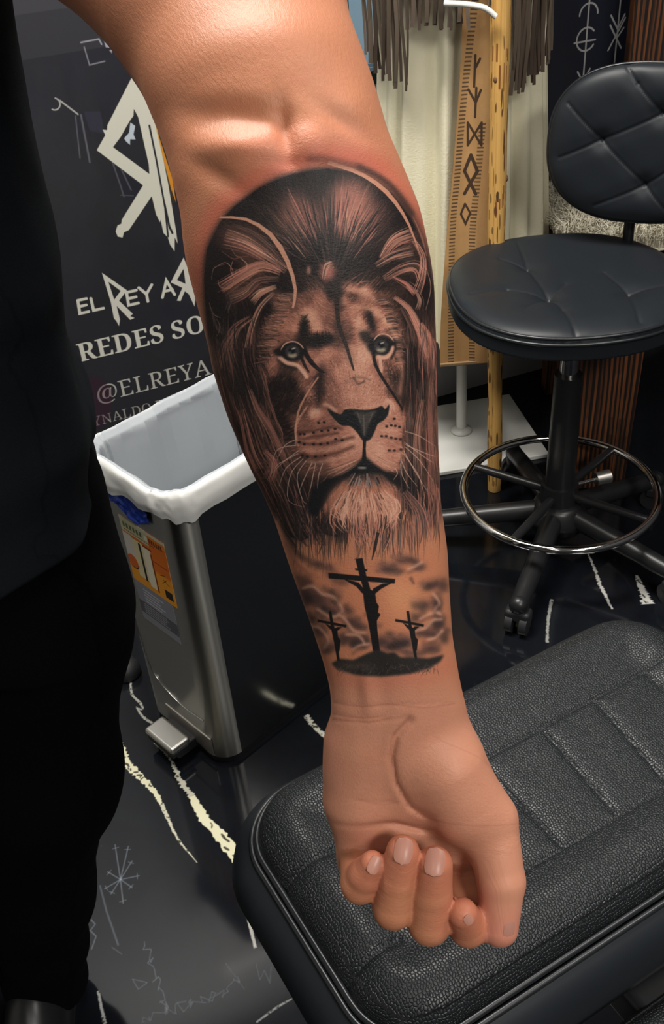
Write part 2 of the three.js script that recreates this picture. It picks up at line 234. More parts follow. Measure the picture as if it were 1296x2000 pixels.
// ---------------------------------------------------------------- the tattooed skin: a flat drawing, wrapped round the forearm
// the drawing sheet: x from SX0, y from SY0, in sheet units (about a quarter of a millimetre)
const SX0 = 150, SY0 = -340, SW = 930, SH = 2120, SC = 1.5;
const sheet = document.createElement('canvas'); sheet.width = SW * SC; sheet.height = SH * SC;
{
  const c = sheet.getContext('2d');
  c.setTransform(SC, 0, 0, SC, -SX0 * SC, -SY0 * SC); c.lineCap = 'round'; c.lineJoin = 'round';
  const smooth = (pts, closed) => { // catmull-rom path
    const n = pts.length, g = (i) => pts[closed ? (i + n) % n : clamp(i, 0, n - 1)];
    c.beginPath(); c.moveTo(...pts[0]);
    for (let i = 0; i < (closed ? n : n - 1); i++) { const a = g(i - 1), b = g(i), d = g(i + 1), e = g(i + 2); c.bezierCurveTo(b[0] + (d[0] - a[0]) / 6, b[1] + (d[1] - a[1]) / 6, d[0] - (e[0] - b[0]) / 6, d[1] - (e[1] - b[1]) / 6, d[0], d[1]); }
    if (closed) c.closePath();
  };
  const blur = (b) => { c.filter = b ? `blur(${b * SC}px)` : 'none'; };
  const within = (pts, m, f) => { let x0 = 1e9, y0 = 1e9, x1 = -1e9, y1 = -1e9; for (const [x, y] of pts) { x0 = Math.min(x0, x); y0 = Math.min(y0, y); x1 = Math.max(x1, x); y1 = Math.max(y1, y); } c.save(); c.beginPath(); c.rect(x0 - m, y0 - m, x1 - x0 + 2 * m, y1 - y0 + 2 * m); c.clip(); f(); c.restore(); };
  const area = (pts, col, b = 0, al = 1) => within(pts, 3 * b + 12, () => { blur(b); c.globalAlpha = al; c.fillStyle = col; smooth(pts, true); c.fill(); });
  const spot = (x, y, rx, ry, col, b = 4, al = 1, rot = 0) => within([[x, y]], Math.max(rx, ry) + 3 * b + 2, () => { blur(b); c.globalAlpha = al; c.fillStyle = col; c.beginPath(); c.ellipse(x, y, rx, ry, rot, 0, 7); c.fill(); });
  const line = (pts, w, col, b = 0, al = 1) => within(pts, 3 * b + w + 8, () => { blur(b); c.globalAlpha = al; c.strokeStyle = col; c.lineWidth = w; smooth(pts, false); c.stroke(); });
  // tapered stroke along a curve; w at start, middle, end
  const taper = (pts, w0, w1, w2, col, al = 1) => {
    const N = 10, L = [], Q = [], n = pts.length, P = (t) => { const f = t * (n - 1), i = Math.min(Math.floor(f), n - 2), u = f - i, g = (k) => pts[clamp(k, 0, n - 1)], a = g(i - 1), b = g(i), d = g(i + 1), e = g(i + 2); return [0, 1].map((k) => 0.5 * (2 * b[k] + (d[k] - a[k]) * u + (2 * a[k] - 5 * b[k] + 4 * d[k] - e[k]) * u * u + (3 * b[k] - a[k] - 3 * d[k] + e[k]) * u * u * u)); };
    let prev = P(0);
    for (let i = 0; i <= N; i++) { const t = i / N, p = P(t), q = P(Math.min(1, t + 0.02)), o = P(Math.max(0, t - 0.02)), dx = q[0] - o[0], dy = q[1] - o[1], l = Math.hypot(dx, dy) || 1, w = (t < 0.5 ? w0 + (w1 - w0) * t * 2 : w1 + (w2 - w1) * (t * 2 - 1)) / 2; L.push([p[0] - dy / l * w, p[1] + dx / l * w]); Q.push([p[0] + dy / l * w, p[1] - dx / l * w]); prev = p; }
    c.globalAlpha = al; c.fillStyle = col; c.beginPath(); L.concat(Q.reverse()).forEach((p, i) => (i ? c.lineTo(...p) : c.moveTo(...p))); c.closePath(); c.fill(); c.globalAlpha = 1;
  };
  const pick = (a) => a[Math.floor(rnd() * a.length)];
  const bundle = (pts, spread, n, cols, w = 2.2, al = 0.8) => { for (let i = 0; i < n; i++) { const o = rr(-1, 1) * spread, e = rr(-0.5, 0.5) * spread, s = rr(0, 0.2), m = pts.length - 1; const q = pts.map(([x, y], k) => { const a = pts[Math.max(0, k - 1)], b = pts[Math.min(m, k + 1)], l = Math.hypot(b[0] - a[0], b[1] - a[1]) || 1, f = o * (0.5 + 0.5 * k / m) + e * k / m; return [x - (b[1] - a[1]) / l * f, y + (b[0] - a[0]) / l * f]; }); taper(q.slice(s > 0.15 ? 1 : 0).length > 1 ? q.slice(s > 0.15 ? 1 : 0) : q, 0.4, rr(0.6, 1) * w, 0.3, pick(cols), al * rr(0.55, 1)); } };
  const mottle = (x, y, rx, ry, n, cols, s0, s1, al = 0.35) => { for (let i = 0; i < n; i++) { const a = rr(0, 6.28), q = Math.sqrt(rnd()); c.globalAlpha = al * rr(0.3, 1); c.fillStyle = pick(cols); c.beginPath(); c.ellipse(x + Math.cos(a) * q * rx, y + Math.sin(a) * q * ry, rr(s0, s1), rr(s0, s1) * 0.6, rr(0, 3), 0, 7); c.fill(); } c.globalAlpha = 1; };

  // bare skin: tan arm, pinker palm, fine uneven pigment
  c.fillStyle = '#ba7c5d'; c.fillRect(SX0, SY0, SW, SH);
  area([[600, 1350], [900, 1350], [1020, 1500], [1060, 1780], [560, 1780], [600, 1500]], '#c58a72', 30, 0.9);
  for (let i = 0; i < 2600; i++) { const y = rr(SY0, SY0 + SH), x = rr(SX0, SX0 + SW); c.globalAlpha = rr(0.02, 0.07); c.fillStyle = pick(['#a86a4c', '#e0aa86', '#c47a62', '#b98060']); c.beginPath(); c.ellipse(x, y, rr(3, 26), rr(2, 14), rr(0, 3), 0, 7); c.fill(); }
  for (let i = 0; i < 9000; i++) { c.globalAlpha = rr(0.03, 0.10); c.fillStyle = pick(['#8a563f', '#e9b795', '#b5654f']); c.fillRect(rr(SX0, SX0 + SW), rr(SY0, SY0 + SH), rr(0.6, 1.8), rr(0.6, 1.4)); }
  c.globalAlpha = 1;
  // sore, reddened skin round the fresh ink
  line([[392, 560], [410, 440], [470, 372], [560, 328], [650, 306], [730, 322], [795, 385], [838, 480]], 34, '#c4574a', 14, 0.5);
  spot(600, 290, 150, 40, '#d07a66', 26, 0.35); spot(700, 330, 70, 30, '#cf6a58', 16, 0.35);
  line([[640, 1312], [740, 1330], [880, 1300]], 26, '#c2685a', 14, 0.35);

  const INK = '#211f20', LO = '#4a3a35', MID = '#8f6557', HI = '#c98f78', PALE = '#d9a890', PINK = '#c27a6c', GREY = '#55504f';
  const HAIR = [HI, PINK, MID, MID, LO, PALE], HAIRD = [LO, MID, LO, GREY, '#6b4c42'];
  // body of the mane
  const outline = [[398, 545], [404, 485], [428, 436], [458, 402], [505, 368], [565, 342], [640, 330], [705, 340], [762, 375], [803, 425], [832, 490], [847, 560], [853, 700], [857, 850], [860, 930], [864, 985], [846, 1030], [815, 1012], [790, 990], [762, 1000], [738, 1036], [705, 1030], [660, 1050], [620, 1040], [588, 1058], [562, 1046], [532, 1000], [484, 905], [445, 815], [420, 730], [404, 640]];
  area(outline, INK, 9); area(outline.map(([x, y]) => [x, Math.min(y, 1000 + (y - 1000) * 0.4)]), INK, 4, 0.9);
  // tone of the drawing at points [x, y, amount of bare skin left between the needle marks]
  const TONES = [545,590,.42,570,600,.45,600,580,.45,625,590,.62,640,605,.55,575,625,.6,550,640,.68,530,650,.45,605,620,.88,620,640,.84,580,640,.78,594,640,.1,594,660,.15,640,630,.5,645,650,.58,560,660,.5,535,680,.55,520,660,.3,515,700,.25,530,710,.62,530,725,.5,625,665,.12,645,660,.2,660,640,.3,665,600,.35,655,575,.1,672,660,.35,640,690,.72,655,710,.58,665,730,.75,690,690,.78,705,700,.9,715,690,.85,700,720,.82,680,745,.7,720,745,.78,650,760,.55,640,780,.5,690,775,.68,730,775,.75,745,760,.75,760,790,.82,640,740,.5,612,725,.6,620,710,.72,606,700,.6,670,590,.82,690,565,.75,710,570,.82,690,580,.35,690,605,.72,670,620,.55,680,640,.45,700,630,.88,710,650,.85,722,620,.25,730,640,.2,735,610,.85,755,630,.88,770,655,.8,745,590,.45,760,600,.3,775,630,.35,740,640,.75,760,650,.5,785,670,.25,745,720,.6,760,720,.35,775,710,.65,770,740,.25,785,740,.2,780,770,.3,760,760,.35,752,752,.6,560,720,.28,590,735,.45,600,750,.5,570,750,.08,545,745,.1,530,760,.08,560,780,.12,590,775,.18,575,800,.18,545,810,.1,580,815,.42,555,835,.12,565,850,.18,535,840,.28,605,770,.6,600,790,.42,595,810,.38,615,805,.78,590,825,.55,625,770,.22,625,740,.18,600,835,.48,640,828,.52,620,850,.58,660,845,.65,600,858,.66,640,858,.62,690,860,.78,610,880,.6,650,880,.6,690,885,.72,620,905,.42,655,905,.65,640,920,.4,590,900,.32,680,905,.72,725,870,.82,740,855,.75,765,845,.82,782,850,.75,740,885,.86,765,870,.65,780,890,.76,755,905,.76,770,910,.6,775,825,.7,715,935,.2,700,945,.3,735,945,.35,680,950,.65,760,955,.78,660,970,.72,700,975,.76,740,975,.82,775,985,.82,640,990,.6,690,1000,.7,730,1005,.72,760,1010,.7,700,1030,.5,730,1035,.55,640,945,.05,620,970,.05,605,1000,.06,770,935,.08,690,920,.1,790,940,.1,795,980,.15,420,600,.06,410,560,.08,430,640,.1,440,680,.35,425,700,.38,450,660,.38,470,640,.18,480,660,.28,465,700,.12,490,700,.1,440,740,.3,470,750,.1,455,790,.34,475,800,.28,490,770,.12,505,800,.4,520,830,.5,490,840,.22,470,860,.24,495,880,.34,540,870,.45,555,905,.4,520,900,.35,500,930,.18,530,940,.34,520,970,.14,550,990,.2,570,960,.14,590,980,.08,580,1020,.14,600,1040,.15,560,1050,.12,630,1030,.15,650,1010,.2,640,1050,.25,800,620,.1,815,640,.4,830,660,.5,840,700,.5,845,760,.55,800,680,.1,795,720,.14,815,720,.1,825,760,.22,800,780,.28,815,800,.34,840,830,.55,850,880,.6,815,860,.28,800,900,.18,830,920,.34,850,950,.55,810,960,.18,830,990,.25,800,1010,.3,850,1010,.5,790,850,.22,640,345,.04,560,360,.05,700,360,.06,480,400,.06,600,380,.13,560,400,.16,590,430,.4,560,440,.28,530,420,.18,610,450,.22,640,420,.22,680,390,.4,690,420,.52,670,440,.32,720,430,.35,740,460,.22,750,400,.06,790,440,.06,640,480,.08,650,510,.06,600,480,.13,570,490,.1,620,520,.08,700,480,.12,720,510,.1,680,530,.06,760,500,.13,800,560,.13,830,560,.08,430,480,.08,440,520,.1,420,540,.05,480,470,.3,500,490,.34,540,500,.08,500,540,.42,460,565,.38,480,600,.12,520,600,.08,450,620,.05,560,560,.12,590,560,.18,790,470,.38,770,520,.18,810,530,.28,790,560,.28,815,590,.22,780,590,.22,740,550,.13,700,550,.13];
  const tone = (x, y) => { let s = 0, w = 0; for (let i = 0; i < TONES.length; i += 3) { const dx = x - TONES[i], dy = y - TONES[i + 1], d = dx * dx + dy * dy; if (d > 6400) continue; const k = 1 / (60 + d) ** 2; s += k * TONES[i + 2]; w += k; } return w ? s / w : 0.1; };
  const RAMP = [[26, 24, 26], [40, 33, 32], [74, 55, 49], [125, 84, 72], [178, 120, 101], [203, 148, 124], [222, 176, 152]];
  const ink = (t) => { const f = clamp(t) * 5.99, i = Math.floor(f), u = f - i; return `rgb(${RAMP[i].map((a, k) => Math.round(a + (RAMP[i + 1][k] - a) * u)).join(',')})`; };
  // lie of the hair
  const lie = (x, y) => { if (y < 560) return [(x - 648) / 120, -(560 - y) / 120 - 0.1]; if (y > 925 && x > 625 && x < 790) return [(x - 712) / 70, 1]; const face = x > 515 && x < 785 && y < 925; if (!face) return x < 650 ? [0.34 + 0.2 * Math.sin(y / 26), 1] : [0.05 + 0.15 * Math.sin(y / 33), 1]; if (y > 810) return x < 711 ? [-1, 0.42] : [1, 0.4]; if (y > 690 && x > 625 && x < 750) return [(x - 690) / 120, -0.8]; if (y > 690) return x < 650 ? [-0.6, 0.9] : [0.35, 1]; return x < 660 ? [-0.75, -0.5 + (y - 620) / 130] : [0.75, -0.5 + (y - 620) / 150]; };
  const path = new Path2D(); outline.forEach(([x, y], i) => (i ? path.lineTo(x, y) : path.moveTo(x, y))); path.closePath();
  const inOut = (x, y) => { let r = false; for (let i = 0, j = outline.length - 1; i < outline.length; j = i++) { const [a, b] = outline[i], [p, q] = outline[j]; if ((b > y) !== (q > y) && x < (p - a) * (y - b) / (q - b) + a) r = !r; } return r; };
  c.save(); c.clip(path);
  for (let y = 326; y < 1056; y += 4) for (let x = 394; x < 870; x += 4) { c.fillStyle = ink(tone(x + 2, y + 2) + rr(-0.03, 0.03)); c.fillRect(x - 0.5, y - 0.5, 5, 5); }
  for (let i = 0; i < 15000; i++) { const x = rr(398, 866), y = rr(332, 1046); if (!inOut(x, y)) continue; const t0 = tone(x, y), [dx, dy] = lie(x, y), l = Math.hypot(dx, dy) || 1, face = x > 515 && x < 785 && y > 570 && y < 925, L = face ? rr(6, 14) : rr(16, 44), bend = rr(-0.25, 0.25), t = face ? t0 * 0.9 + 0.1 + (rnd() - 0.5) * 0.56 * (0.35 + 0.65 * t0) : t0 * 0.84 + (rnd() - 0.5) * 0.42 * (0.3 + t0); const ux = dx / l, uy = dy / l; taper([[x, y], [x + (ux - uy * bend) * L * 0.5, y + (uy + ux * bend) * L * 0.5], [x + ux * L, y + uy * L]], 0.5, face ? rr(0.9, 2.2) : rr(1.1, 3), 0.3, ink(t), rr(0.35, 0.8)); }
  c.restore();
  for (let i = 0; i < 400; i++) { const a = rr(-1.25, 1.25), r = rr(150, 215); c.globalAlpha = 0.25; c.fillStyle = pick(['#3b3637', '#171516', '#4b4445']); c.fillRect(648 + Math.sin(a) * r, 545 - Math.cos(a) * r, rr(1, 2.6), rr(0.8, 1.8)); } c.globalAlpha = 1;
  // crown: hair rays fanning up from the brow
  const ray = (a, r0, r1, cx, cy, w, col, al) => { const k = rr(-0.06, 0.06); taper([[cx + Math.sin(a) * r0, cy - Math.cos(a) * r0], [cx + Math.sin(a + k) * (r0 + r1) / 2, cy - Math.cos(a + k) * (r0 + r1) / 2], [cx + Math.sin(a + k * 1.4) * r1, cy - Math.cos(a + k * 1.4) * r1]], 0.5, w, 0.3, col, al); };
  spot(588, 425, 34, 50, PINK, 14, 0.45, -0.55); spot(682, 412, 46, 62, '#c98574', 14, 0.62, 0.18); spot(724, 440, 22, 50, PINK, 12, 0.3, 0.5);
  for (let i = 0; i < 240; i++) { const a = rr(-1.0, 0.85), hot = Math.exp(-(((a + 0.42) / 0.16) ** 2)) + 1.25 * Math.exp(-(((a - 0.2) / 0.2) ** 2)); const light = rnd() < 0.12 + 0.5 * hot; ray(a, rr(58, 110), rr(125, light ? 150 + 62 * clamp(hot) : 190), 648, 552, rr(1.2, 3.4), light ? pick([HI, PALE, PINK, PINK]) : pick([INK, INK, LO, '#2b2626']), light ? rr(0.35, 0.85) : rr(0.5, 0.9)); }
  spot(648, 490, 34, 36, INK, 12, 0.85); for (let i = 0; i < 80; i++) ray(rr(-0.5, 0.5), rr(20, 50), rr(90, 120), 648, 560, rr(1.5, 3), pick([INK, '#181718', LO]), 0.8);
  for (let i = 0; i < 60; i++) ray(rr(-1.15, -0.5), rr(90, 130), rr(150, 205), 648, 552, rr(0.8, 1.6), pick([MID, LO, GREY]), 0.6);
  // ears and locks, left
  spot(475, 478, 60, 22, '#7d5049', 12, 0.5, 0.45);
  bundle([[560, 528], [520, 500], [480, 476], [438, 462]], 16, 34, HAIR, 2.6); bundle([[556, 520], [525, 488], [490, 462], [450, 448]], 12, 20, HAIRD, 2.4);
  bundle([[548, 532], [510, 522], [472, 540], [432, 566]], 15, 40, [HI, PALE, PINK, PINK, MID], 3); bundle([[545, 545], [505, 548], [478, 572], [450, 584]], 10, 22, [HI, PINK, MID, LO], 2.6);
  bundle([[540, 560], [510, 572], [492, 590]], 9, 16, [HI, PALE, MID], 2.6); bundle([[535, 572], [508, 600], [492, 640], [484, 680]], 8, 18, [HI, MID, PALE, LO], 2.6); bundle([[490, 620], [462, 640], [450, 668]], 10, 18, [PINK, MID, HI, LO], 2.8); bundle([[462, 640], [440, 672], [428, 720]], 11, 20, [PINK, MID, '#a36a5c', LO], 3);
  for (const q of [[[432, 490], [455, 505], [470, 503], [482, 520]], [[448, 478], [462, 500], [485, 500]], [[415, 525], [440, 512], [455, 530], [448, 545]], [[455, 508], [450, 525], [456, 540], [462, 530]], [[425, 545], [430, 560], [450, 562], [456, 545]], [[412, 545], [418, 522], [438, 516]], [[408, 590], [416, 612], [430, 620]], [[425, 570], [440, 562]], [[470, 505], [482, 515], [480, 528]]]) taper(q, 0.8, 1.7, 0.6, pick([PALE, HI, MID]), 0.75);
  bundle([[455, 578], [446, 595], [442, 610]], 6, 6, [MID, GREY], 1.4); bundle([[412, 600], [425, 640], [440, 650]], 6, 8, [GREY, LO], 2);
  // ears and locks, right
  bundle([[745, 505], [770, 470], [805, 455]], 14, 30, [HI, PALE, PINK, MID], 2.6); bundle([[735, 520], [770, 500], [808, 490]], 14, 26, [GREY, MID, LO, HI], 2.2); bundle([[750, 545], [785, 525], [812, 520], [826, 540]], 14, 30, [HI, PINK, MID, LO], 2.4);
  bundle([[808, 468], [826, 500], [824, 540], [813, 572]], 9, 18, [HI, PALE, PINK], 1.9); bundle([[768, 540], [795, 555], [813, 572]], 9, 18, [PINK, HI, MID], 2.2); bundle([[813, 565], [822, 585], [818, 605]], 7, 9, [PALE, HI, PINK], 1.5);
  bundle([[770, 580], [800, 605], [825, 660], [838, 700]], 9, 26, [HI, PALE, MID, PINK], 2.8); bundle([[785, 600], [805, 640], [812, 670]], 8, 12, [HI, MID, LO], 2.2); bundle([[822, 630], [842, 668], [846, 720]], 8, 18, [PINK, HI, '#b0705e'], 3); taper([[832, 520], [842, 560], [832, 605]], 0.6, 1.8, 0.5, PALE, 0.7);
  // long mane, left: flows down the arm
  const flowL = (t, k) => { const ed = [[410, 600], [416, 680], [440, 790], [487, 900], [533, 1000], [572, 1068]], fa = [[500, 600], [508, 690], [530, 790], [566, 880], [596, 960], [640, 1064]]; const f = t * 5, i = Math.min(4, Math.floor(f)), u = f - i, m = (p) => [p[i][0] + (p[i + 1][0] - p[i][0]) * u, p[i][1] + (p[i + 1][1] - p[i][1]) * u], A = m(ed), Bq = m(fa); return [A[0] + (Bq[0] - A[0]) * k, A[1] + (Bq[1] - A[1]) * k]; };
  for (let i = 0; i < 330; i++) { const k = rnd(), t0 = rr(0, 0.93), L = rr(0.08, 0.24), wv = rr(-0.09, 0.09), hot = 0.34 + 0.3 * Math.sin(k * 17 + t0 * 9 + 1.5) + 0.2 * Math.sin(k * 31); const q = [0, 0.33, 0.66, 1].map((u) => flowL(Math.min(1, t0 + L * u), clamp(k + wv * Math.sin(u * 3.1) + 0.05 * Math.sin(t0 * 20 + u * 2), 0.02, 0.99))); taper(q, 0.4, rr(1.4, 3.6), 0.3, rnd() < hot ? pick([MID, '#8a5b4f', '#7c564b', '#9b6658']) : pick([INK, INK, LO, '#2c2726', '#3d302c']), rr(0.35, 0.8) * (rnd() < hot ? 0.9 : 1)); }
  bundle([[488, 760], [505, 800], [530, 840], [556, 900]], 8, 22, [HI, MID, PINK, MID, LO, '#8d6054'], 2.2, 0.7); bundle([[470, 800], [488, 880], [505, 920]], 12, 22, [MID, PINK, LO, HI], 3); bundle([[515, 880], [535, 905], [525, 940]], 12, 20, [PINK, MID, '#8a5a52'], 2.6);
  // long mane, right
  for (let i = 0; i < 220; i++) { const y = rr(610, 1030), x0 = 784 + 10 * Math.sin(y / 90) + rr(0, 74) - (y > 880 ? (y - 880) * 0.18 : 0), L = rr(35, 105), dx = rr(-4, 12); const right = clamp((x0 - 785) / 65); const hot = 0.1 + 0.4 * right + 0.15 * Math.sin(x0 * 0.4); taper([[x0, y], [x0 + dx * 0.5 + rr(-3, 3), y + L / 2], [x0 + dx * 0.4, y + L]], 0.4, rr(1.2, 3.2), 0.3, rnd() < hot ? pick([MID, '#a06a5c', '#7d5549', PINK]) : pick([INK, INK, LO, '#2d2827', GREY]), rr(0.35, 0.8)); }
  bundle([[848, 700], [842, 790], [845, 880], [850, 960]], 9, 22, [MID, PINK, '#9a6556', LO], 2.2, 0.55); bundle([[826, 780], [816, 850], [820, 930]], 10, 24, [MID, HI, LO], 2.2, 0.6);
  // face: middle tone, then planes
  const face = [[652, 560], [610, 566], [560, 584], [526, 622], [512, 680], [520, 735], [560, 780], [577, 830], [583, 880], [612, 925], [660, 935], [715, 905], [760, 918], [786, 880], [784, 800], [772, 745], [785, 690], [776, 636], [745, 588], [700, 562]];
  
  // furry edge of the face against the mane
  for (let i = 0; i < 190; i++) { const t = rnd() * (0.55 + 0.3 * rnd()); const y = 575 + t * 170, x = 548 - (y - 575) * 0.36 + rr(-7, 9); taper([[x + 22, y + rr(-3, 3)], [x + 6, y + rr(-4, 2)], [x - rr(2, 12), y + rr(-8, 4)]], 2.2, 1.8, 0.3, rnd() < 0.5 ? pick([INK, LO]) : pick([HI, MID]), rr(0.15, 0.5)); }
  for (let i = 0; i < 200; i++) { const t = rnd(), y = 585 + t * 130, x = 745 + 42 * Math.sqrt(t); taper([[x - 14, y], [x, y - 2], [x + rr(4, 14), y + rr(-2, 5)]], 2.2, 1.6, 0.3, rnd() < 0.5 ? INK : pick([HI, PALE, MID]), rr(0.15, 0.5)); }
  // pale hairs edging the cheek, left
  bundle([[600, 795], [578, 830], [580, 870]], 3, 8, [HI, PALE], 1.5);
  // forehead
  spot(604, 622, 20, 20, '#cf9a80', 7, 0.5, 0.2);
  line([[666, 562], [690, 566], [716, 570], [735, 590]], 5, PALE, 3, 0.5); line([[668, 574], [690, 577], [712, 582]], 4, LO, 3, 0.5); line([[696, 600], [722, 602], [748, 622], [773, 655]], 6, '#d6a184', 3, 0.6);
  // brow streaks
  spot(594, 638, 7, 22, INK, 4, 0.95, 0.05); for (let i = 0; i < 40; i++) { const y = rr(618, 660); taper([[594, y], [594 + rr(6, 14) * (rnd() < 0.5 ? -1 : 1), y - rr(3, 9)]], 2, 1.4, 0.3, INK, 0.7); }
  area([[596, 668], [612, 660], [646, 655], [650, 664], [625, 676], [600, 676]], INK, 4, 0.95); for (let i = 0; i < 30; i++) { const x = rr(604, 646); taper([[x, 668], [x + rr(-2, 4), 652 - rr(0, 8)]], 2.2, 1.4, 0.3, INK, 0.7); }
  spot(725, 628, 5, 22, INK, 3, 0.9, -0.25); area([[700, 650], [722, 646], [726, 664], [712, 672]], INK, 4, 0.9);
  // centre crease
  area([[640, 540], [662, 545], [668, 590], [660, 600], [648, 575]], INK, 6, 0.9); taper([[655, 560], [658, 600], [663, 640], [675, 672], [685, 705], [691, 724]], 9, 8, 3, INK, 0.9); line([[655, 560], [663, 640], [685, 705]], 12, LO, 5, 0.5);
  spot(640, 530, 14, 18, PINK, 6, 0.85); bundle([[632, 546], [638, 520], [650, 515]], 7, 16, [HI, PALE, LO], 2.2); spot(603, 528, 4, 9, HI, 2, 0.7);
  // bridge of the nose
  spot(700, 775, 40, 14, PALE, 9, 0.25);
  mottle(700, 770, 50, 30, 420, ['#8a4f42', LO, PALE, HI, '#9a5c4c'], 0.6, 1.5, 0.6); mottle(690, 735, 36, 16, 110, [LO, PALE], 0.6, 1.6, 0.45);
  line([[690, 738], [700, 750], [712, 744]], 3, LO, 1, 0.8); line([[684, 740], [704, 737], [724, 742]], 2.4, LO, 1.5, 0.6); line([[662, 752], [690, 745], [722, 752], [742, 770]], 2, MID, 1.5, 0.6);
  taper([[626, 722], [624, 750], [622, 786]], 6, 7, 3, INK, 0.75); line([[628, 716], [624, 750], [621, 796]], 15, '#3a2b28', 5, 0.75); taper([[622, 736], [600, 768], [582, 806], [578, 850], [582, 872]], 3, 4, 1.5, HI, 0.8); mottle(604, 788, 18, 34, 140, [LO, MID, HI, INK], 0.8, 2.4, 0.55); spot(614, 806, 13, 7, PALE, 3, 0.7, -0.4);
  // tear lines
  taper([[592, 676], [602, 700], [620, 720], [634, 728]], 9, 9, 3, INK, 0.97); taper([[586, 690], [594, 712], [604, 728]], 5, 6, 2, INK, 0.9); taper([[729, 668], [732, 708], [748, 740], [772, 776], [786, 800]], 6, 6, 3, INK, 0.95); taper([[742, 700], [744, 718], [746, 728]], 6, 7, 2, PALE, 0.85); mottle(765, 735, 14, 28, 110, [LO, INK, HI], 0.8, 2.2, 0.6); line([[776, 690], [786, 720], [780, 770]], 6, HI, 3, 0.6);
  // eyes
  const eye = (x, y, rim, lid) => {
    spot(x, y, 28, 20, INK, 3); line(rim, 2.4, PALE, 0.4, 0.9); spot(x, y + 1, 14, 13, '#3b3739', 1.5); spot(x, y + 8, 9, 4.5, '#a39a80', 1.6, 0.95); spot(x - 1, y - 1, 7, 6.5, '#171618', 1.5); spot(x + 2, y - 5, 4.6, 1.5, '#b9b4ae', 0.6, 0.9, -0.3); spot(x - 5, y + 3, 3.4, 2.6, '#6a6466', 1.5, 0.7);
    line(lid, 8, '#d9a68e', 1.2, 0.97);
  };
  eye(571, 686, [[548, 684], [556, 672], [571, 667], [584, 671], [592, 680]], [[546, 698], [560, 709], [580, 714], [592, 726], [599, 736]]);
  area([[532, 686], [545, 679], [552, 690], [545, 697]], INK, 2, 0.95); line([[541, 702], [556, 715], [578, 720]], 4, INK, 2, 0.8);
  eye(744, 675, [[728, 667], [737, 656], [748, 652], [760, 656], [770, 667]], [[739, 697], [752, 698], [763, 690], [768, 679]]);
  line([[770, 664], [772, 682], [764, 700]], 4, INK, 1.5, 0.9); line([[728, 664], [728, 690], [732, 712]], 5, INK, 1.2, 0.9);
  // muzzle
  spot(690, 870, 10, 16, PALE, 6, 0.3); spot(740, 880, 14, 18, PALE, 7, 0.3);
  for (const q of [[[582, 846], [615, 840], [652, 834], [668, 838]], [[582, 864], [612, 868], [640, 866], [690, 854]], [[590, 890], [622, 892], [660, 884], [690, 872]], [[590, 858], [620, 852], [660, 846]]]) line(q, 5, '#4a302a', 2, 0.85);
  for (const q of [[[590, 878], [630, 880], [676, 868]], [[598, 902], [634, 902], [680, 890]]]) line(q, 3, PALE, 2, 0.6);
  for (const [x, y] of [[586, 848], [594, 848], [612, 845], [628, 842], [641, 841], [654, 838], [622, 826], [633, 825], [584, 864], [594, 868], [612, 868], [626, 868], [640, 866], [590, 890], [600, 892], [616, 892], [634, 890], [655, 858], [668, 860], [770, 818], [755, 833], [764, 831], [772, 832], [780, 834], [745, 852], [754, 852], [764, 855], [773, 857], [782, 858], [760, 880], [770, 880], [783, 878]]) spot(x, y, 3, 2.3, INK, 0.6, 0.95);
  line([[745, 853], [764, 856], [784, 858]], 3, '#5a3c33', 1.5, 0.6); line([[756, 880], [772, 881], [786, 877]], 3, '#6a463b', 2, 0.6); mottle(690, 890, 26, 24, 160, [MID, PALE, HI, '#99604f'], 0.6, 1.6, 0.4); mottle(755, 885, 26, 24, 160, [MID, PALE, '#99604f'], 0.6, 1.6, 0.4);
  bundle([[700, 900], [670, 915], [640, 928]], 12, 30, [HI, MID, PALE, LO], 1.8, 0.6); bundle([[730, 892], [752, 906], [772, 915]], 10, 24, [HI, PALE, MID], 1.8, 0.6);
  // nose
  line([[632, 790], [642, 792], [656, 803]], 5, PALE, 2, 0.8); line([[754, 780], [762, 786], [760, 806]], 5, PALE, 2, 0.8);
  area([[639, 798], [654, 806], [666, 809], [674, 800], [690, 798], [708, 801], [730, 799], [745, 793], [752, 799], [760, 790], [758, 808], [750, 820], [738, 828], [731, 844], [723, 858], [712, 862], [705, 857], [697, 845], [684, 833], [667, 831], [654, 820], [645, 809]], '#1f2223', 0.8);
  area([[690, 803], [712, 806], [735, 802], [724, 820], [716, 842], [711, 854], [706, 838], [700, 818]], '#4b4542', 2, 0.9); line([[710, 812], [711, 850]], 1.6, '#8c8078', 0.8, 0.6); line([[698, 806], [704, 826]], 1.5, '#8c8078', 0.8, 0.5); line([[728, 806], [720, 826]], 1.5, '#8c8078', 0.8, 0.5); line([[672, 798], [700, 798], [742, 791]], 2, PALE, 1, 0.7);
  taper([[712, 856], [711, 876], [711, 898]], 7, 6, 9, '#1f2022', 1);
  // lower mane fading into bare skin
  for (let i = 0; i < 420; i++) { const x = rr(575, 858), y = rr(960, 1046) - (x > 760 ? 14 : 0), L = rr(26, 78) * (x < 690 ? 1.25 : 1); taper([[x, y], [x + rr(-3, 5), y + L / 2], [x + rr(-6, 6), y + L]], 1.4, rr(1.2, 3), 0.2, rnd() < (x > 745 ? 0.5 : 0.85) ? pick([INK, '#2c2726', '#3a3433']) : pick([PINK, MID, '#c98a74']), rr(0.3, 0.75)); }
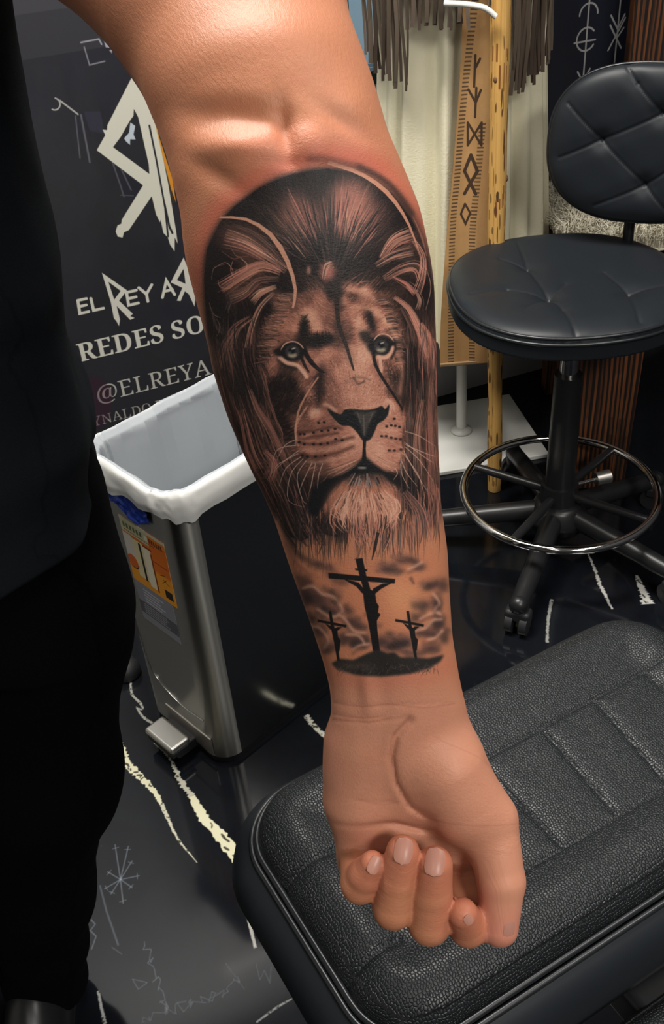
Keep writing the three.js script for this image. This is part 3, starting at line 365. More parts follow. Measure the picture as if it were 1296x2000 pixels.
  area([[750, 1036], [788, 1026], [798, 1062], [775, 1092], [752, 1084]], '#c48268', 9, 0.6); for (let i = 0; i < 26; i++) { const x = rr(745, 800); taper([[x, rr(1000, 1040)], [x + rr(-3, 3), 1060], [x + rr(-4, 4), rr(1080, 1102)]], 0.8, 1.6, 0.2, pick([INK, GREY, LO]), 0.6); }
  // mouth and chin
  area([[711, 893], [692, 912], [672, 924], [640, 936], [618, 950], [600, 985], [612, 1010], [634, 985], [652, 955], [690, 930], [716, 926], [744, 928], [770, 945], [772, 930], [752, 920], [730, 906]], '#1d1e20', 2.5); spot(707, 914, 9, 2.2, '#9b948e', 1.2, 0.85); taper([[772, 915], [776, 925], [768, 938]], 2, 2, 0.5, PALE, 0.7);
  area([[662, 948], [690, 938], [730, 936], [760, 950], [782, 984], [768, 1004], [748, 1024], [725, 1040], [700, 1016], [664, 1006], [638, 996], [644, 970]], '#b87a62', 7, 0.85);
  for (let i = 0; i < 210; i++) { const u = rr(-1, 1), x0 = 712 + u * 42, y0 = 946 + Math.abs(u) * 10 + rr(0, 34), L = rr(24, 62) * (1 - 0.25 * Math.abs(u)); taper([[x0, y0], [x0 + u * 16 + rr(-4, 4), y0 + L * 0.5], [x0 + u * 26 + rr(-7, 7), y0 + L]], 0.6, rr(1.6, 3.8), 0.3, pick([HI, PALE, PALE, '#cf9a84', '#a9705c', LO]), rr(0.55, 0.95)); }
  for (let i = 0; i < 46; i++) { const u = rr(-1, 1), x0 = 712 + u * 66, y0 = 985 + rr(-14, 18), L = rr(26, 48); taper([[x0, y0], [x0 + u * 4 + rr(-5, 5), y0 + L * 0.5], [x0 + (714 - x0) * 0.18 + rr(-5, 5), y0 + L]], 3.4, 2.6, 0.2, pick([HI, PALE, '#c48c76']), 0.85); }
  for (let i = 0; i < 60; i++) { const x = rr(688, 742), y = rr(924, 940); taper([[x, y], [x + (x - 714) * 0.2, y + 8], [x + (x - 714) * 0.4, y + rr(12, 22)]], 1.6, 1.6, 0.3, pick([INK, GREY, '#8d8380', LO]), 0.85); }
  for (let i = 0; i < 60; i++) { const x = rr(690, 760), y = rr(1000, 1035); taper([[x, y], [x + rr(-4, 4), y + 20], [x + (730 - x) * 0.4, y + rr(32, 52)]], 1, rr(1.4, 2.8), 0.3, pick([HI, PINK, INK, LO, MID]), 0.8); }
  bundle([[790, 960], [820, 1000], [832, 1060]], 14, 40, [GREY, MID, PINK, LO], 2, 0.6);
  taper([[738, 1040], [732, 1070], [726, 1094]], 6, 6, 1, INK, 0.85); taper([[705, 1066], [700, 1086], [690, 1094]], 3, 4, 1, '#6b4a42', 0.7);
  // sweeping ribbon of bare skin and dark at the lower left edge
  line([[540, 1020], [566, 1080], [606, 1118]], 6, '#c98a72', 2, 0.9); line([[552, 1020], [580, 1080], [625, 1106]], 10, INK, 4, 0.7); line([[556, 1060], [584, 1104], [620, 1128]], 5, '#6a4038', 3, 0.6);
  // whiskers
  for (const q of [[[580, 858], [556, 870], [540, 900]], [[584, 880], [556, 900], [530, 925]], [[588, 892], [558, 915], [545, 950]], [[592, 896], [568, 925], [562, 975], [590, 990]], [[598, 900], [580, 930], [590, 975], [600, 985]], [[610, 902], [592, 940], [584, 962]], [[616, 905], [608, 945], [604, 962]], [[630, 905], [622, 930], [620, 955]], [[578, 870], [540, 880], [528, 930]], [[582, 886], [546, 905], [536, 915]]]) taper(q, 1.6, 1.7, 0.6, '#c2a294', 0.8);
  for (const q of [[[790, 842], [820, 852], [850, 872]], [[790, 864], [825, 890], [848, 905]], [[790, 872], [820, 900], [846, 940]], [[788, 880], [810, 920], [835, 960]], [[784, 900], [795, 925], [815, 950]], [[790, 868], [830, 885], [852, 892]], [[782, 905], [786, 930], [800, 955]], [[788, 886], [818, 930], [830, 975]]]) taper(q, 1.6, 1.6, 0.5, '#cda894', 0.75);
  // bare arcs sweeping through the hair
  taper([[428, 424], [480, 428], [528, 458], [562, 512], [577, 566], [572, 602]], 3, 10, 4, '#c9947a', 0.95); taper([[640, 318], [700, 336], [755, 374], [794, 428], [818, 488]], 7, 9, 2, '#c98e74', 0.95); taper([[806, 420], [824, 462], [834, 500]], 1, 4, 1, '#c68a72', 0.8);
  line([[600, 312], [660, 316], [730, 338], [790, 392], [826, 462], [842, 520]], 7, '#3a2a29', 5, 0.75); line([[700, 324], [760, 358], [806, 418]], 8, INK, 4, 0.7);

  // clouded sky with three crosses
  area([[585, 1110], [640, 1090], [740, 1100], [850, 1080], [868, 1180], [866, 1280], [760, 1290], [650, 1290], [612, 1200]], '#cb7f5e', 16, 0.55);
  for (const [x, y, rx, ry, a, rot] of [[612, 1165, 34, 20, 0.5, 0.5], [640, 1190, 26, 14, 0.55, 0.3], [604, 1205, 18, 12, 0.5, 0], [600, 1240, 16, 22, 0.35, 0.3], [690, 1215, 26, 14, 0.5, 0.5], [700, 1250, 28, 16, 0.6, 0], [640, 1262, 20, 14, 0.4, 0], [774, 1255, 34, 16, 0.7, -0.2], [760, 1110, 26, 12, 0.55, 0.1], [840, 1142, 22, 10, 0.6, -0.3], [822, 1180, 20, 12, 0.6, 0], [852, 1175, 12, 20, 0.5, 0.2], [856, 1215, 14, 16, 0.6, 0], [836, 1236, 22, 10, 0.55, 0], [842, 1266, 22, 12, 0.5, 0], [660, 1130, 26, 12, 0.3, 0.4], [820, 1105, 14, 8, 0.4, 0], [588, 1130, 18, 12, 0.35, 0.4], [668, 1245, 14, 16, 0.4, 0], [806, 1275, 30, 8, 0.45, 0], [594, 1160, 14, 30, 0.4, 0.3], [622, 1228, 20, 18, 0.4, 0], [652, 1160, 20, 10, 0.35, 0.5], [678, 1190, 14, 10, 0.35, 0.4], [862, 1140, 10, 16, 0.4, 0], [812, 1205, 16, 10, 0.4, -0.3], [790, 1092, 26, 10, 0.45, 0], [630, 1105, 30, 8, 0.4, 0.3], [868, 1240, 8, 20, 0.5, 0], [745, 1250, 14, 12, 0.5, 0]]) { spot(x, y, rx, ry, '#6a4c46', 6, Math.min(1, a * 1.2), rot); spot(x + 2, y + ry * 0.3, rx * 0.75, ry * 0.6, '#332b2b', 4, Math.min(1, a * 1.25), rot); for (let k = 0; k < 7; k++) spot(x + rr(-rx, rx), y + rr(-ry, ry), rr(4, 9), rr(3, 6), pick(['#4a3a37', '#7d574e', '#2f2828']), 2.5, 0.55 * a); }
  for (const q of [[[590, 1150], [612, 1146], [628, 1160], [650, 1166], [668, 1190], [662, 1200]], [[620, 1190], [645, 1205], [668, 1204], [690, 1232], [712, 1236]], [[600, 1226], [622, 1226], [640, 1250], [632, 1268]], [[676, 1240], [700, 1242], [712, 1258]], [[820, 1210], [838, 1200], [856, 1196]], [[812, 1232], [834, 1226], [846, 1212], [862, 1210]], [[846, 1160], [858, 1178], [850, 1192], [860, 1200]], [[836, 1250], [852, 1246], [864, 1232]], [[798, 1112], [812, 1106], [824, 1098]], [[690, 1270], [700, 1262], [720, 1258]]]) { line(q, 5, '#dba68c', 2, 0.8); line(q.map(([x, y]) => [x - 2, y + 7]), 5, '#4a3836', 3, 0.55); }
  for (const [x, y, r] of [[655, 1176, 8], [604, 1170, 8], [628, 1208, 7], [712, 1226, 8], [652, 1222, 6], [826, 1196, 7], [858, 1190, 6], [848, 1228, 7], [760, 1238, 8], [740, 1222, 6], [690, 1258, 8]]) spot(x, y, r, r * 0.7, '#3a3231', 4, 0.6);
  spot(720, 1170, 0.1, 0.1, INK); spot(782, 1165, 40, 34, '#d99a70', 16, 0.55); line([[803, 1128], [808, 1140], [800, 1130]], 4, '#6a4a40', 1.5, 0.7);
  const poly = (pts, col = '#1d1c1d') => { c.fillStyle = col; c.beginPath(); pts.forEach((p, i) => (i ? c.lineTo(...p) : c.moveTo(...p))); c.closePath(); c.fill(); };
  blur(0.5);
  poly([[694, 1092], [708, 1090], [716, 1128], [726, 1160], [733, 1200], [742, 1272], [730, 1276], [716, 1200], [712, 1160], [703, 1128]]); poly([[641, 1119], [642, 1130], [770, 1140], [771, 1131]]);
  poly([[672, 1131], [700, 1138], [712, 1152], [708, 1160], [696, 1146], [676, 1135]]); poly([[766, 1138], [744, 1150], [730, 1162], [728, 1150], [746, 1140]]); poly([[693, 1110], [717, 1112], [717, 1116], [694, 1114]]);
  poly([[708, 1150], [732, 1154], [735, 1176], [740, 1184], [738, 1196], [743, 1200], [736, 1212], [736, 1240], [740, 1270], [728, 1270], [720, 1215], [712, 1185]]);
  const small = (x, y) => { poly([[x - 4, y - 32], [x + 1, y - 33], [x + 6, y - 5], [x + 13, y + 30], [x + 18, y + 66], [x + 13, y + 66], [x + 6, y + 28], [x, y - 2]]); poly([[x - 26, y - 17], [x - 26, y - 12], [x + 30, y - 1], [x + 31, y - 6]]); poly([[x - 12, y - 10], [x, y - 4], [x + 4, y + 5], [x - 2, y + 2]]); poly([[x + 22, y - 2], [x + 12, y + 6], [x + 8, y + 4], [x + 12, y - 2]]); poly([[x + 1, y], [x + 12, y], [x + 14, y + 18], [x + 19, y + 24], [x + 17, y + 44], [x + 12, y + 50], [x + 6, y + 22]]); };
  small(646, 1227); small(797, 1226);
  blur(2); poly([[647, 1296], [664, 1287], [690, 1290], [718, 1276], [738, 1268], [756, 1276], [770, 1274], [782, 1284], [806, 1284], [836, 1286], [868, 1279], [860, 1292], [838, 1306], [800, 1316], [745, 1322], [690, 1318], [656, 1306]], '#2c2a29'); blur(0);
  spot(690, 1302, 36, 8, '#6d5a50', 5, 0.4); for (let i = 0; i < 160; i++) { const x = rr(655, 855), y = rr(1294, 1312); taper([[x, y], [x + rr(-10, 10), y + rr(2, 12)]], 1.6, 1.2, 0.2, pick([INK, '#3b3634', '#6a5a52', '#53423c']), 0.5); }
  // reddish crease lines of wrist and palm, shade of the folds painted in
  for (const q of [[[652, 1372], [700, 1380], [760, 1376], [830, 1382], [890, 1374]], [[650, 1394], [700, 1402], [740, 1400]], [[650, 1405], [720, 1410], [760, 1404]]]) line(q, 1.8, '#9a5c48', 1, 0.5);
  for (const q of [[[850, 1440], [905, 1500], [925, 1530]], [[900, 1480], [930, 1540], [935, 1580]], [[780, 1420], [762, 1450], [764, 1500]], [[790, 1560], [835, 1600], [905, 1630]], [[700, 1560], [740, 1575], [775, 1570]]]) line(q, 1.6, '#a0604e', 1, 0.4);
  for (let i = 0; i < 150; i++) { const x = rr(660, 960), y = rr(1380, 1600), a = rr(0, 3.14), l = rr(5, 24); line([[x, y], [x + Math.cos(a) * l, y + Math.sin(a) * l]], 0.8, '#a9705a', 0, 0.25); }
  for (let i = 0; i < 40; i++) { const x = rr(480, 760), y = rr(190, 320), l = rr(10, 40); line([[x, y], [x + l * 0.5, y + rr(-5, 5)], [x + l, y + rr(-6, 6)]], 0.9, '#b07a5c', 0, 0.25); }
}
// ---------------------------------------------------------------- the person
// cross-sections down the arm: [q along the axis, centre x, y, z, half width, half thickness, sheet x, y of the front line, sheet shift to the side, sheet units per metre front and side]
const ROWS = [[-0.3271,-0.0452,1.3335,-0.6267,0.0617,0.0559,345.6,-316.1,31.3,136.1,4127.1,3700.3],[-0.3066,-0.0419,1.3241,-0.6055,0.0586,0.0556,360.1,-262.8,30.3,132.8,4223.0,3778.9],[-0.2863,-0.0371,1.3151,-0.5846,0.0575,0.0554,381.0,-209.3,28.6,129.3,4323.4,3861.0],[-0.2666,-0.0324,1.3065,-0.5641,0.056,0.0551,402.6,-155.8,26.7,125.8,4428.7,3946.7],[-0.2483,-0.0283,1.2981,-0.5456,0.0541,0.0546,423.4,-101.1,24.7,121.1,4520.7,4023.7],[-0.2317,-0.0246,1.2896,-0.53,0.0528,0.0538,443.3,-44.7,22.5,114.7,4587.8,4084.1],[-0.2156,-0.0212,1.2813,-0.5146,0.052,0.0529,462.4,11.6,20.4,108.4,4656.9,4146.3],[-0.1997,-0.0174,1.2734,-0.4994,0.0509,0.052,483.9,68.0,18.0,102.0,4728.1,4210.5],[-0.1851,-0.0137,1.2651,-0.4868,0.0502,0.0502,506.1,126.7,15.2,93.3,4764.6,4255.3],[-0.171,-0.011,1.257,-0.4745,0.0496,0.0485,523.6,185.1,13.0,84.9,4801.6,4301.1],[-0.1572,-0.0087,1.2492,-0.4623,0.0494,0.0467,539.3,243.2,11.0,76.8,4839.2,4347.8],[-0.1447,-0.006,1.2402,-0.454,0.0504,0.0462,557.4,299.5,9.1,70.5,4847.8,4359.7],[-0.1333,-0.0041,1.2304,-0.4482,0.0523,0.0465,571.6,354.8,7.7,65.2,4836.8,4347.8],[-0.1217,-0.002,1.2205,-0.4423,0.0537,0.0468,586.6,410.1,6.2,59.9,4825.8,4336.0],[-0.1103,-0.0002,1.2104,-0.4371,0.0538,0.047,600.3,465.8,4.8,54.2,4805.4,4317.8],[-0.099,0.0015,1.1997,-0.4328,0.0537,0.047,613.5,521.8,3.5,48.2,4771.0,4290.0],[-0.0878,0.0027,1.1887,-0.4289,0.0533,0.0467,624.1,578.0,2.4,42.0,4728.1,4258.0],[-0.0768,0.0031,1.1772,-0.4256,0.0528,0.0459,630.8,634.6,1.7,35.4,4672.9,4219.9],[-0.0654,0.0041,1.1656,-0.4221,0.0517,0.0452,639.8,690.8,0.8,29.2,4618.9,4182.4],[-0.0537,0.0052,1.1538,-0.4185,0.0503,0.0444,649.7,746.7,-0.2,23.3,4566.2,4145.5],[-0.0418,0.0067,1.1417,-0.4149,0.0483,0.0432,661.0,802.5,-1.2,17.5,4508.6,4108.5],[-0.0296,0.0085,1.1293,-0.4112,0.0462,0.0412,673.3,858.1,-2.1,11.9,4443.5,4070.8],[-0.0171,0.0105,1.1168,-0.4074,0.0438,0.0392,686.5,913.1,-3.0,6.9,4380.2,4033.9],[-0.0044,0.0125,1.1041,-0.4034,0.0418,0.0372,699.4,967.6,-3.8,2.4,4318.7,3997.6],[0.0084,0.0139,1.0912,-0.3993,0.0404,0.0352,709.4,1021.5,-4.3,-1.5,4259.9,3962.8],[0.0215,0.0158,1.0783,-0.3949,0.0395,0.0332,721.4,1074.9,-4.8,-4.9,4203.9,3929.7],[0.0349,0.0179,1.0652,-0.3903,0.0383,0.0312,733.6,1127.8,-5.2,-7.8,4149.4,3897.1],[0.0484,0.0195,1.052,-0.3857,0.0366,0.0292,744.1,1180.2,-5.4,-10.2,4096.3,3865.1],[0.062,0.0211,1.0386,-0.3808,0.0351,0.0272,753.8,1232.1,-5.5,-12.1,4045.3,3834.4],[0.0758,0.0226,1.0252,-0.3757,0.0338,0.0252,763.7,1283.6,-5.5,-13.6,3996.8,3805.2],[0.0899,0.0241,1.0117,-0.3705,0.0336,0.0232,772.7,1334.7,-5.5,-14.7,3949.4,3776.4],[0.104,0.0246,0.9975,-0.3657,0.0349,0.0219,778.3,1385.8,-5.3,-15.8,3903.0,3743.3],[0.1184,0.0244,0.9824,-0.3615,0.0377,0.0215,780.8,1437.4,-5.3,-17.4,3857.3,3703.7],[0.1331,0.0242,0.9667,-0.3574,0.0394,0.0212,783.3,1489.0,-5.2,-19.0,3809.8,3662.0],[0.1484,0.0249,0.9508,-0.353,0.0397,0.0202,789.1,1539.7,-5.2,-19.7,3758.6,3621.2],[0.1642,0.0256,0.9341,-0.3488,0.039,0.0182,794.7,1589.2,-4.8,-19.2,3698.7,3578.2],[0.1803,0.0258,0.9167,-0.3448,0.0383,0.016,797.9,1638.0,-4.2,-18.0,3634.6,3531.9],[0.1965,0.0248,0.899,-0.3407,0.0383,0.0135,797.0,1686.1,-3.5,-16.1,3570.8,3486.8]];
const AX = [0.15643,-0.7888,0.59441], WX = [0.98769,0.12493,-0.09414], NX = [0.0,0.60182,0.79864], EYE = [0, 1.4, 0];
const FINGERS = {"pinky":[[-0.001,0.9077,-0.349,0.0106],[-0.0023,0.9127,-0.3164,0.0104],[0.0008,0.9217,-0.3157,0.0092],[0.005,0.9312,-0.3154,0.0069]],"ring":[[0.0131,0.8955,-0.3511,0.0123],[0.0141,0.9049,-0.3056,0.0111],[0.0174,0.9219,-0.3109,0.0102],[0.0211,0.9396,-0.3154,0.0087]],"middle":[[0.032,0.8883,-0.3507,0.0123],[0.0324,0.8962,-0.3002,0.0114],[0.0347,0.9152,-0.3058,0.0107],[0.0371,0.9332,-0.3106,0.0093]],"index":[[0.0524,0.8878,-0.349,0.0123],[0.0571,0.8771,-0.3097,0.0115],[0.0531,0.8893,-0.3001,0.0104],[0.0496,0.9074,-0.2974,0.008]],"thumb":[[0.0437,0.9663,-0.3556,0.0169],[0.0696,0.9327,-0.3353,0.0151],[0.0726,0.9083,-0.3132,0.0128],[0.0696,0.8888,-0.2985,0.0101]]};
const PALM = [[[0.0481,0.9618,-0.3485,0.0211],[0.0562,0.9416,-0.3383,0.0186]],[[0.001,0.975,-0.3634,0.0131],[-0.0008,0.9398,-0.3507,0.0145]],[[0.0008,0.9372,-0.3525,0.014],[0.0,0.9041,-0.3463,0.0115]],[[0.0569,0.9299,-0.342,0.0153],[0.0554,0.8867,-0.3394,0.011]]];
const NAILS = {"pinky":[0.005,1.0132,-0.2594,0.0106,-0.8305,-0.557,0.0034,0.0049,12],"ring":[0.018,1.0172,-0.2625,0.0387,-0.8241,-0.5651,0.0052,0.0068,4],"middle":[0.031,1.0126,-0.259,0.0663,-0.8295,-0.5545,0.0057,0.0073,4],"index":[0.0432,0.9916,-0.2432,0.0906,-0.8557,-0.5096,0.0026,0.0029,-20],"thumb":[0.0604,0.9871,-0.2398,0.1255,-0.858,-0.4982,0.0034,0.007,4]};
const NT = 400, Q0 = ROWS[0][0], Q1 = ROWS[ROWS.length - 1][0], TAB = [];
for (let i = 0; i <= NT; i++) {
  const q = Q0 + (Q1 - Q0) * i / NT; let k = 0; while (k < ROWS.length - 2 && ROWS[k + 1][0] < q) k++;
  const u = (q - ROWS[k][0]) / (ROWS[k + 1][0] - ROWS[k][0]), g = (j) => ROWS[clamp(j, 0, ROWS.length - 1)];
  TAB.push(ROWS[0].map((_, c) => { const a = g(k - 1)[c], b = g(k)[c], d = g(k + 1)[c], e = g(k + 2)[c]; return 0.5 * (2 * b + (d - a) * u + (2 * a - 5 * b + 4 * d - e) * u * u + (3 * b - a - 3 * d + e) * u * u * u); }));
}
const rowAt = (q) => { const f = clamp((q - Q0) / (Q1 - Q0)) * NT, i = Math.min(NT - 1, Math.floor(f)); return [i, f - i]; };
const CA = Math.cos(14 * R), SA = Math.sin(14 * R);
const armQ = (x, y, z) => (x - EYE[0]) * AX[0] + (y - EYE[1]) * AX[1] + (z - EYE[2]) * AX[2];
// relief of the skin, in metres, on the drawing sheet at 2 units per cell
const RW = SW / 2, RH = SH / 2, relief = new Float32Array(RW * RH);
const stamp = (x, y, rx, ry, rot, h) => { const m = Math.max(rx, ry) * 2.4, c = Math.cos(rot), s = Math.sin(rot); for (let j = Math.max(0, Math.floor((y - m - SY0) / 2)); j < Math.min(RH, (y + m - SY0) / 2); j++) for (let i = Math.max(0, Math.floor((x - m - SX0) / 2)); i < Math.min(RW, (x + m - SX0) / 2); i++) { const dx = i * 2 + SX0 - x, dy = j * 2 + SY0 - y, a = (dx * c + dy * s) / rx, b = (-dx * s + dy * c) / ry; relief[j * RW + i] += h * Math.exp(-(a * a + b * b)); } };
const groove = (pts, w, h) => { const t = new Float32Array(RW * RH); let x0 = 1e9, y0 = 1e9, x1 = -1e9, y1 = -1e9; for (const [x, y] of pts) { x0 = Math.min(x0, x); y0 = Math.min(y0, y); x1 = Math.max(x1, x); y1 = Math.max(y1, y); } for (let j = Math.max(0, Math.floor((y0 - 3 * w - SY0) / 2)); j < Math.min(RH, (y1 + 3 * w - SY0) / 2); j++) for (let i = Math.max(0, Math.floor((x0 - 3 * w - SX0) / 2)); i < Math.min(RW, (x1 + 3 * w - SX0) / 2); i++) { let d = 1e9; for (let k = 0; k < pts.length - 1; k++) d = Math.min(d, segDist(i * 2 + SX0, j * 2 + SY0, pts[k], pts[k + 1])); relief[j * RW + i] += h * Math.exp(-d * d / (w * w)); } };
stamp(490, 226, 100, 28, 0.10, -0.0038); stamp(556, 258, 19, 58, -0.1, -0.0036); stamp(470, 292, 70, 34, 0.2, 0.0030); stamp(612, 280, 34, 50, -0.15, 0.0026); stamp(668, 235, 60, 18, 0.6, -0.0016); stamp(428, 345, 52, 20, 0.55, -0.0022); stamp(540, 90, 130, 90, 0, 0.0030); stamp(690, 200, 40, 60, -0.3, 0.0015); stamp(400, 240, 50, 30, 0.3, -0.0014); stamp(585, 320, 110, 14, 0.1, -0.0008);
stamp(718, 1352, 13, 60, -0.12, 0.0010); stamp(694, 1360, 14, 50, -0.12, -0.0006); stamp(748, 1362, 16, 50, -0.1, -0.0006); stamp(765, 1200, 30, 220, -0.2, 0.0008);
for (const p of [[[650, 1372], [700, 1380], [760, 1377], [890, 1374]], [[648, 1394], [700, 1403], [745, 1400]], [[648, 1407], [720, 1411], [765, 1406], [800, 1400]]]) groove(p, 3.2, -0.0003);
groove([[800, 1408], [772, 1440], [762, 1480], [770, 1530], [800, 1575], [850, 1606], [905, 1630]], 7, -0.0026); stamp(735, 1560, 48, 46, 0, -0.0032); stamp(745, 1480, 26, 60, -0.1, -0.0016); groove([[650, 1603], [720, 1611], [770, 1614], [830, 1622]], 6, -0.0030); groove([[848, 1600], [900, 1618], [908, 1632]], 6, -0.0026); stamp(908, 1632, 12, 9, 0, -0.0030); stamp(760, 1618, 70, 14, 0, -0.0020); stamp(690, 1470, 40, 70, 0, 0.0012);
groove([[905, 1500], [925, 1545], [918, 1600]], 2.6, -0.0004); groove([[930, 1480], [950, 1540]], 2.6, -0.0004); groove([[690, 1560], [735, 1572], [775, 1570]], 3, -0.0005);
const reliefAt = (x, y) => { const u = (x - SX0) / 2, v = (y - SY0) / 2; if (u < 0 || v < 0 || u >= RW - 1 || v >= RH - 1) return 0; const i = Math.floor(u), j = Math.floor(v), a = u - i, b = v - j, k = j * RW + i; return (relief[k] * (1 - a) + relief[k + 1] * a) * (1 - b) + (relief[k + RW] * (1 - a) + relief[k + RW + 1] * a) * b; };
// position on the arm: angle, row
function armLocal(x, y, z) {
  const q = armQ(x, y, z), [i, u] = rowAt(q), A = TAB[i], B = TAB[i + 1], L = (c) => A[c] + (B[c] - A[c]) * u;
  const dx = x - L(1), dy = y - L(2), dz = z - L(3), w = L(4), t = L(5);
  return { q, i, u, a: dx * WX[0] + dy * WX[1] + dz * WX[2], b: dx * NX[0] + dy * NX[1] + dz * NX[2], w, t };
}
function sheetOf(l, th) { const A = TAB[l.i], B = TAB[l.i + 1], L = (c) => A[c] + (B[c] - A[c]) * l.u, k = 1 - Math.cos(th), a = L(4) * Math.sin(th), s = L(10) + (L(11) - L(10)) * k; return [L(6) + L(8) * k + a * s * CA, L(7) + L(9) * k - a * s * SA]; }
function armDist(x, y, z) {
  const l = armLocal(x, y, z), len = Math.hypot(l.a, l.b), rad = Math.hypot(l.a / l.w, l.b / l.t);
  let d = rad < 1e-4 ? -Math.min(l.w, l.t) : len * (1 - 1 / rad);
  if (l.b > 0 && Math.abs(d) < 0.03) { const th = Math.atan2(l.a / l.w, l.b / l.t), s = sheetOf(l, th); d -= reliefAt(s[0], s[1]) * sstep(0, 0.5, Math.cos(th)); }
  d = Math.max(d, (l.q - Q1) * 0.9, (Q0 - l.q) * 0.9);
  return d * 0.9;
}
const SHOULDER = [-0.165, 1.365, -0.775, 0.062];
const chain = (x, y, z, js, k) => { let d = 1e9; for (let i = 0; i < js.length - 1; i++) { const e = capsule(x, y, z, js[i], js[i + 1]); d = d > 1e8 ? e : smin(d, e, k); } return d; };
const FN = Object.keys(FINGERS);
let lastFinger = -1;
function handDist(x, y, z, d) {
  for (const p of PALM) d = smin(d, chain(x, y, z, p, 0.004), 0.012);
  d = smin(d, chain(x, y, z, FINGERS.thumb, 0.002), 0.009);
  let best = -1, bd = 1e9;
  for (let i = 0; i < 4; i++) { const e = chain(x, y, z, FINGERS[FN[i]], 0.0012); if (e < bd) { bd = e; best = i; } }
  lastFinger = bd < d - 0.0005 ? best : -1;
  // fingers stay apart from one another and meet the palm softly
  let f = 1e9; for (let i = 0; i < 4; i++) { const e = chain(x, y, z, FINGERS[FN[i]], 0.0012); f = f > 1e8 ? e : smin(f, e, 0.0012); }
  return smin(d, f, 0.003);
}
function bodyFine(x, y, z) {
  let d = armDist(x, y, z);
  d = smin(d, capsule(x, y, z, [-0.035, 1.308, -0.565, 0.052], SHOULDER), 0.03);
  return y < 1.03 ? handDist(x, y, z, d) : d;
}
const HANDF = FN.slice(0, 4);
// texture rows: v from the sheet's y along the front line
const vOf = (sy) => { const P = [[-340, 0], [280, 0.12], [1345, 0.80], [1760, 1]]; for (let i = 0; i < 3; i++) if (sy <= P[i + 1][0] || i === 2) return clamp(P[i][1] + (P[i + 1][1] - P[i][1]) * (sy - P[i][0]) / (P[i + 1][0] - P[i][0]), 0.001, 0.999); };
const TS = 2048;
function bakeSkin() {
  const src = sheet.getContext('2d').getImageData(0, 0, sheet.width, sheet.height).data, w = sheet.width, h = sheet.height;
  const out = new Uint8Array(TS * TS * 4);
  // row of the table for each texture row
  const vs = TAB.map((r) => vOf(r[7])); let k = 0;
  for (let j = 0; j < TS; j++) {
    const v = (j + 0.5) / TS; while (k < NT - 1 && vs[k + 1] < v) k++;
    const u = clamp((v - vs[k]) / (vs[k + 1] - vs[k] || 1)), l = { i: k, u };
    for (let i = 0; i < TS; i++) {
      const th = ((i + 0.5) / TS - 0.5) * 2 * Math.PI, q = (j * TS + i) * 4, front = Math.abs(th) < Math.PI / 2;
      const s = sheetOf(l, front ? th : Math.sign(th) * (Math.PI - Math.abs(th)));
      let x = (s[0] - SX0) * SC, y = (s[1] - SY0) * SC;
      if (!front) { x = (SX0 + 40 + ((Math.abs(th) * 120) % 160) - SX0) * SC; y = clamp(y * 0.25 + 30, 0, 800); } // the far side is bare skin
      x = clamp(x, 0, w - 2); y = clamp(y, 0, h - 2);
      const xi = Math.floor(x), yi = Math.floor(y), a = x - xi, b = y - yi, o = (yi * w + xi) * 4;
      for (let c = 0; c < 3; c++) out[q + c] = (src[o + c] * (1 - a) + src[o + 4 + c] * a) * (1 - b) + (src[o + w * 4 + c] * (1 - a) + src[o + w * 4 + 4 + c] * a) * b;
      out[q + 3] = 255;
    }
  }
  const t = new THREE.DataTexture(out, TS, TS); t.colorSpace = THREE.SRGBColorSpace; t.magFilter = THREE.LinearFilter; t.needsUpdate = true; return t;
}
const person = thing('person', 'person in black shirt and trousers holding out a tattooed forearm, fist loosely closed', 'person');
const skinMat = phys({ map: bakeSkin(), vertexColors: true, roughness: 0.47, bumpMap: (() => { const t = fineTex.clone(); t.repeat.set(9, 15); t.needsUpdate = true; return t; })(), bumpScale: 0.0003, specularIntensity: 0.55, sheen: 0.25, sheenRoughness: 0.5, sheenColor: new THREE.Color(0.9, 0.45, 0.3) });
const fine = nets(bodyFine, [-0.24, 0.845, -0.86], [0.115, 1.44, -0.262], 0.00165);
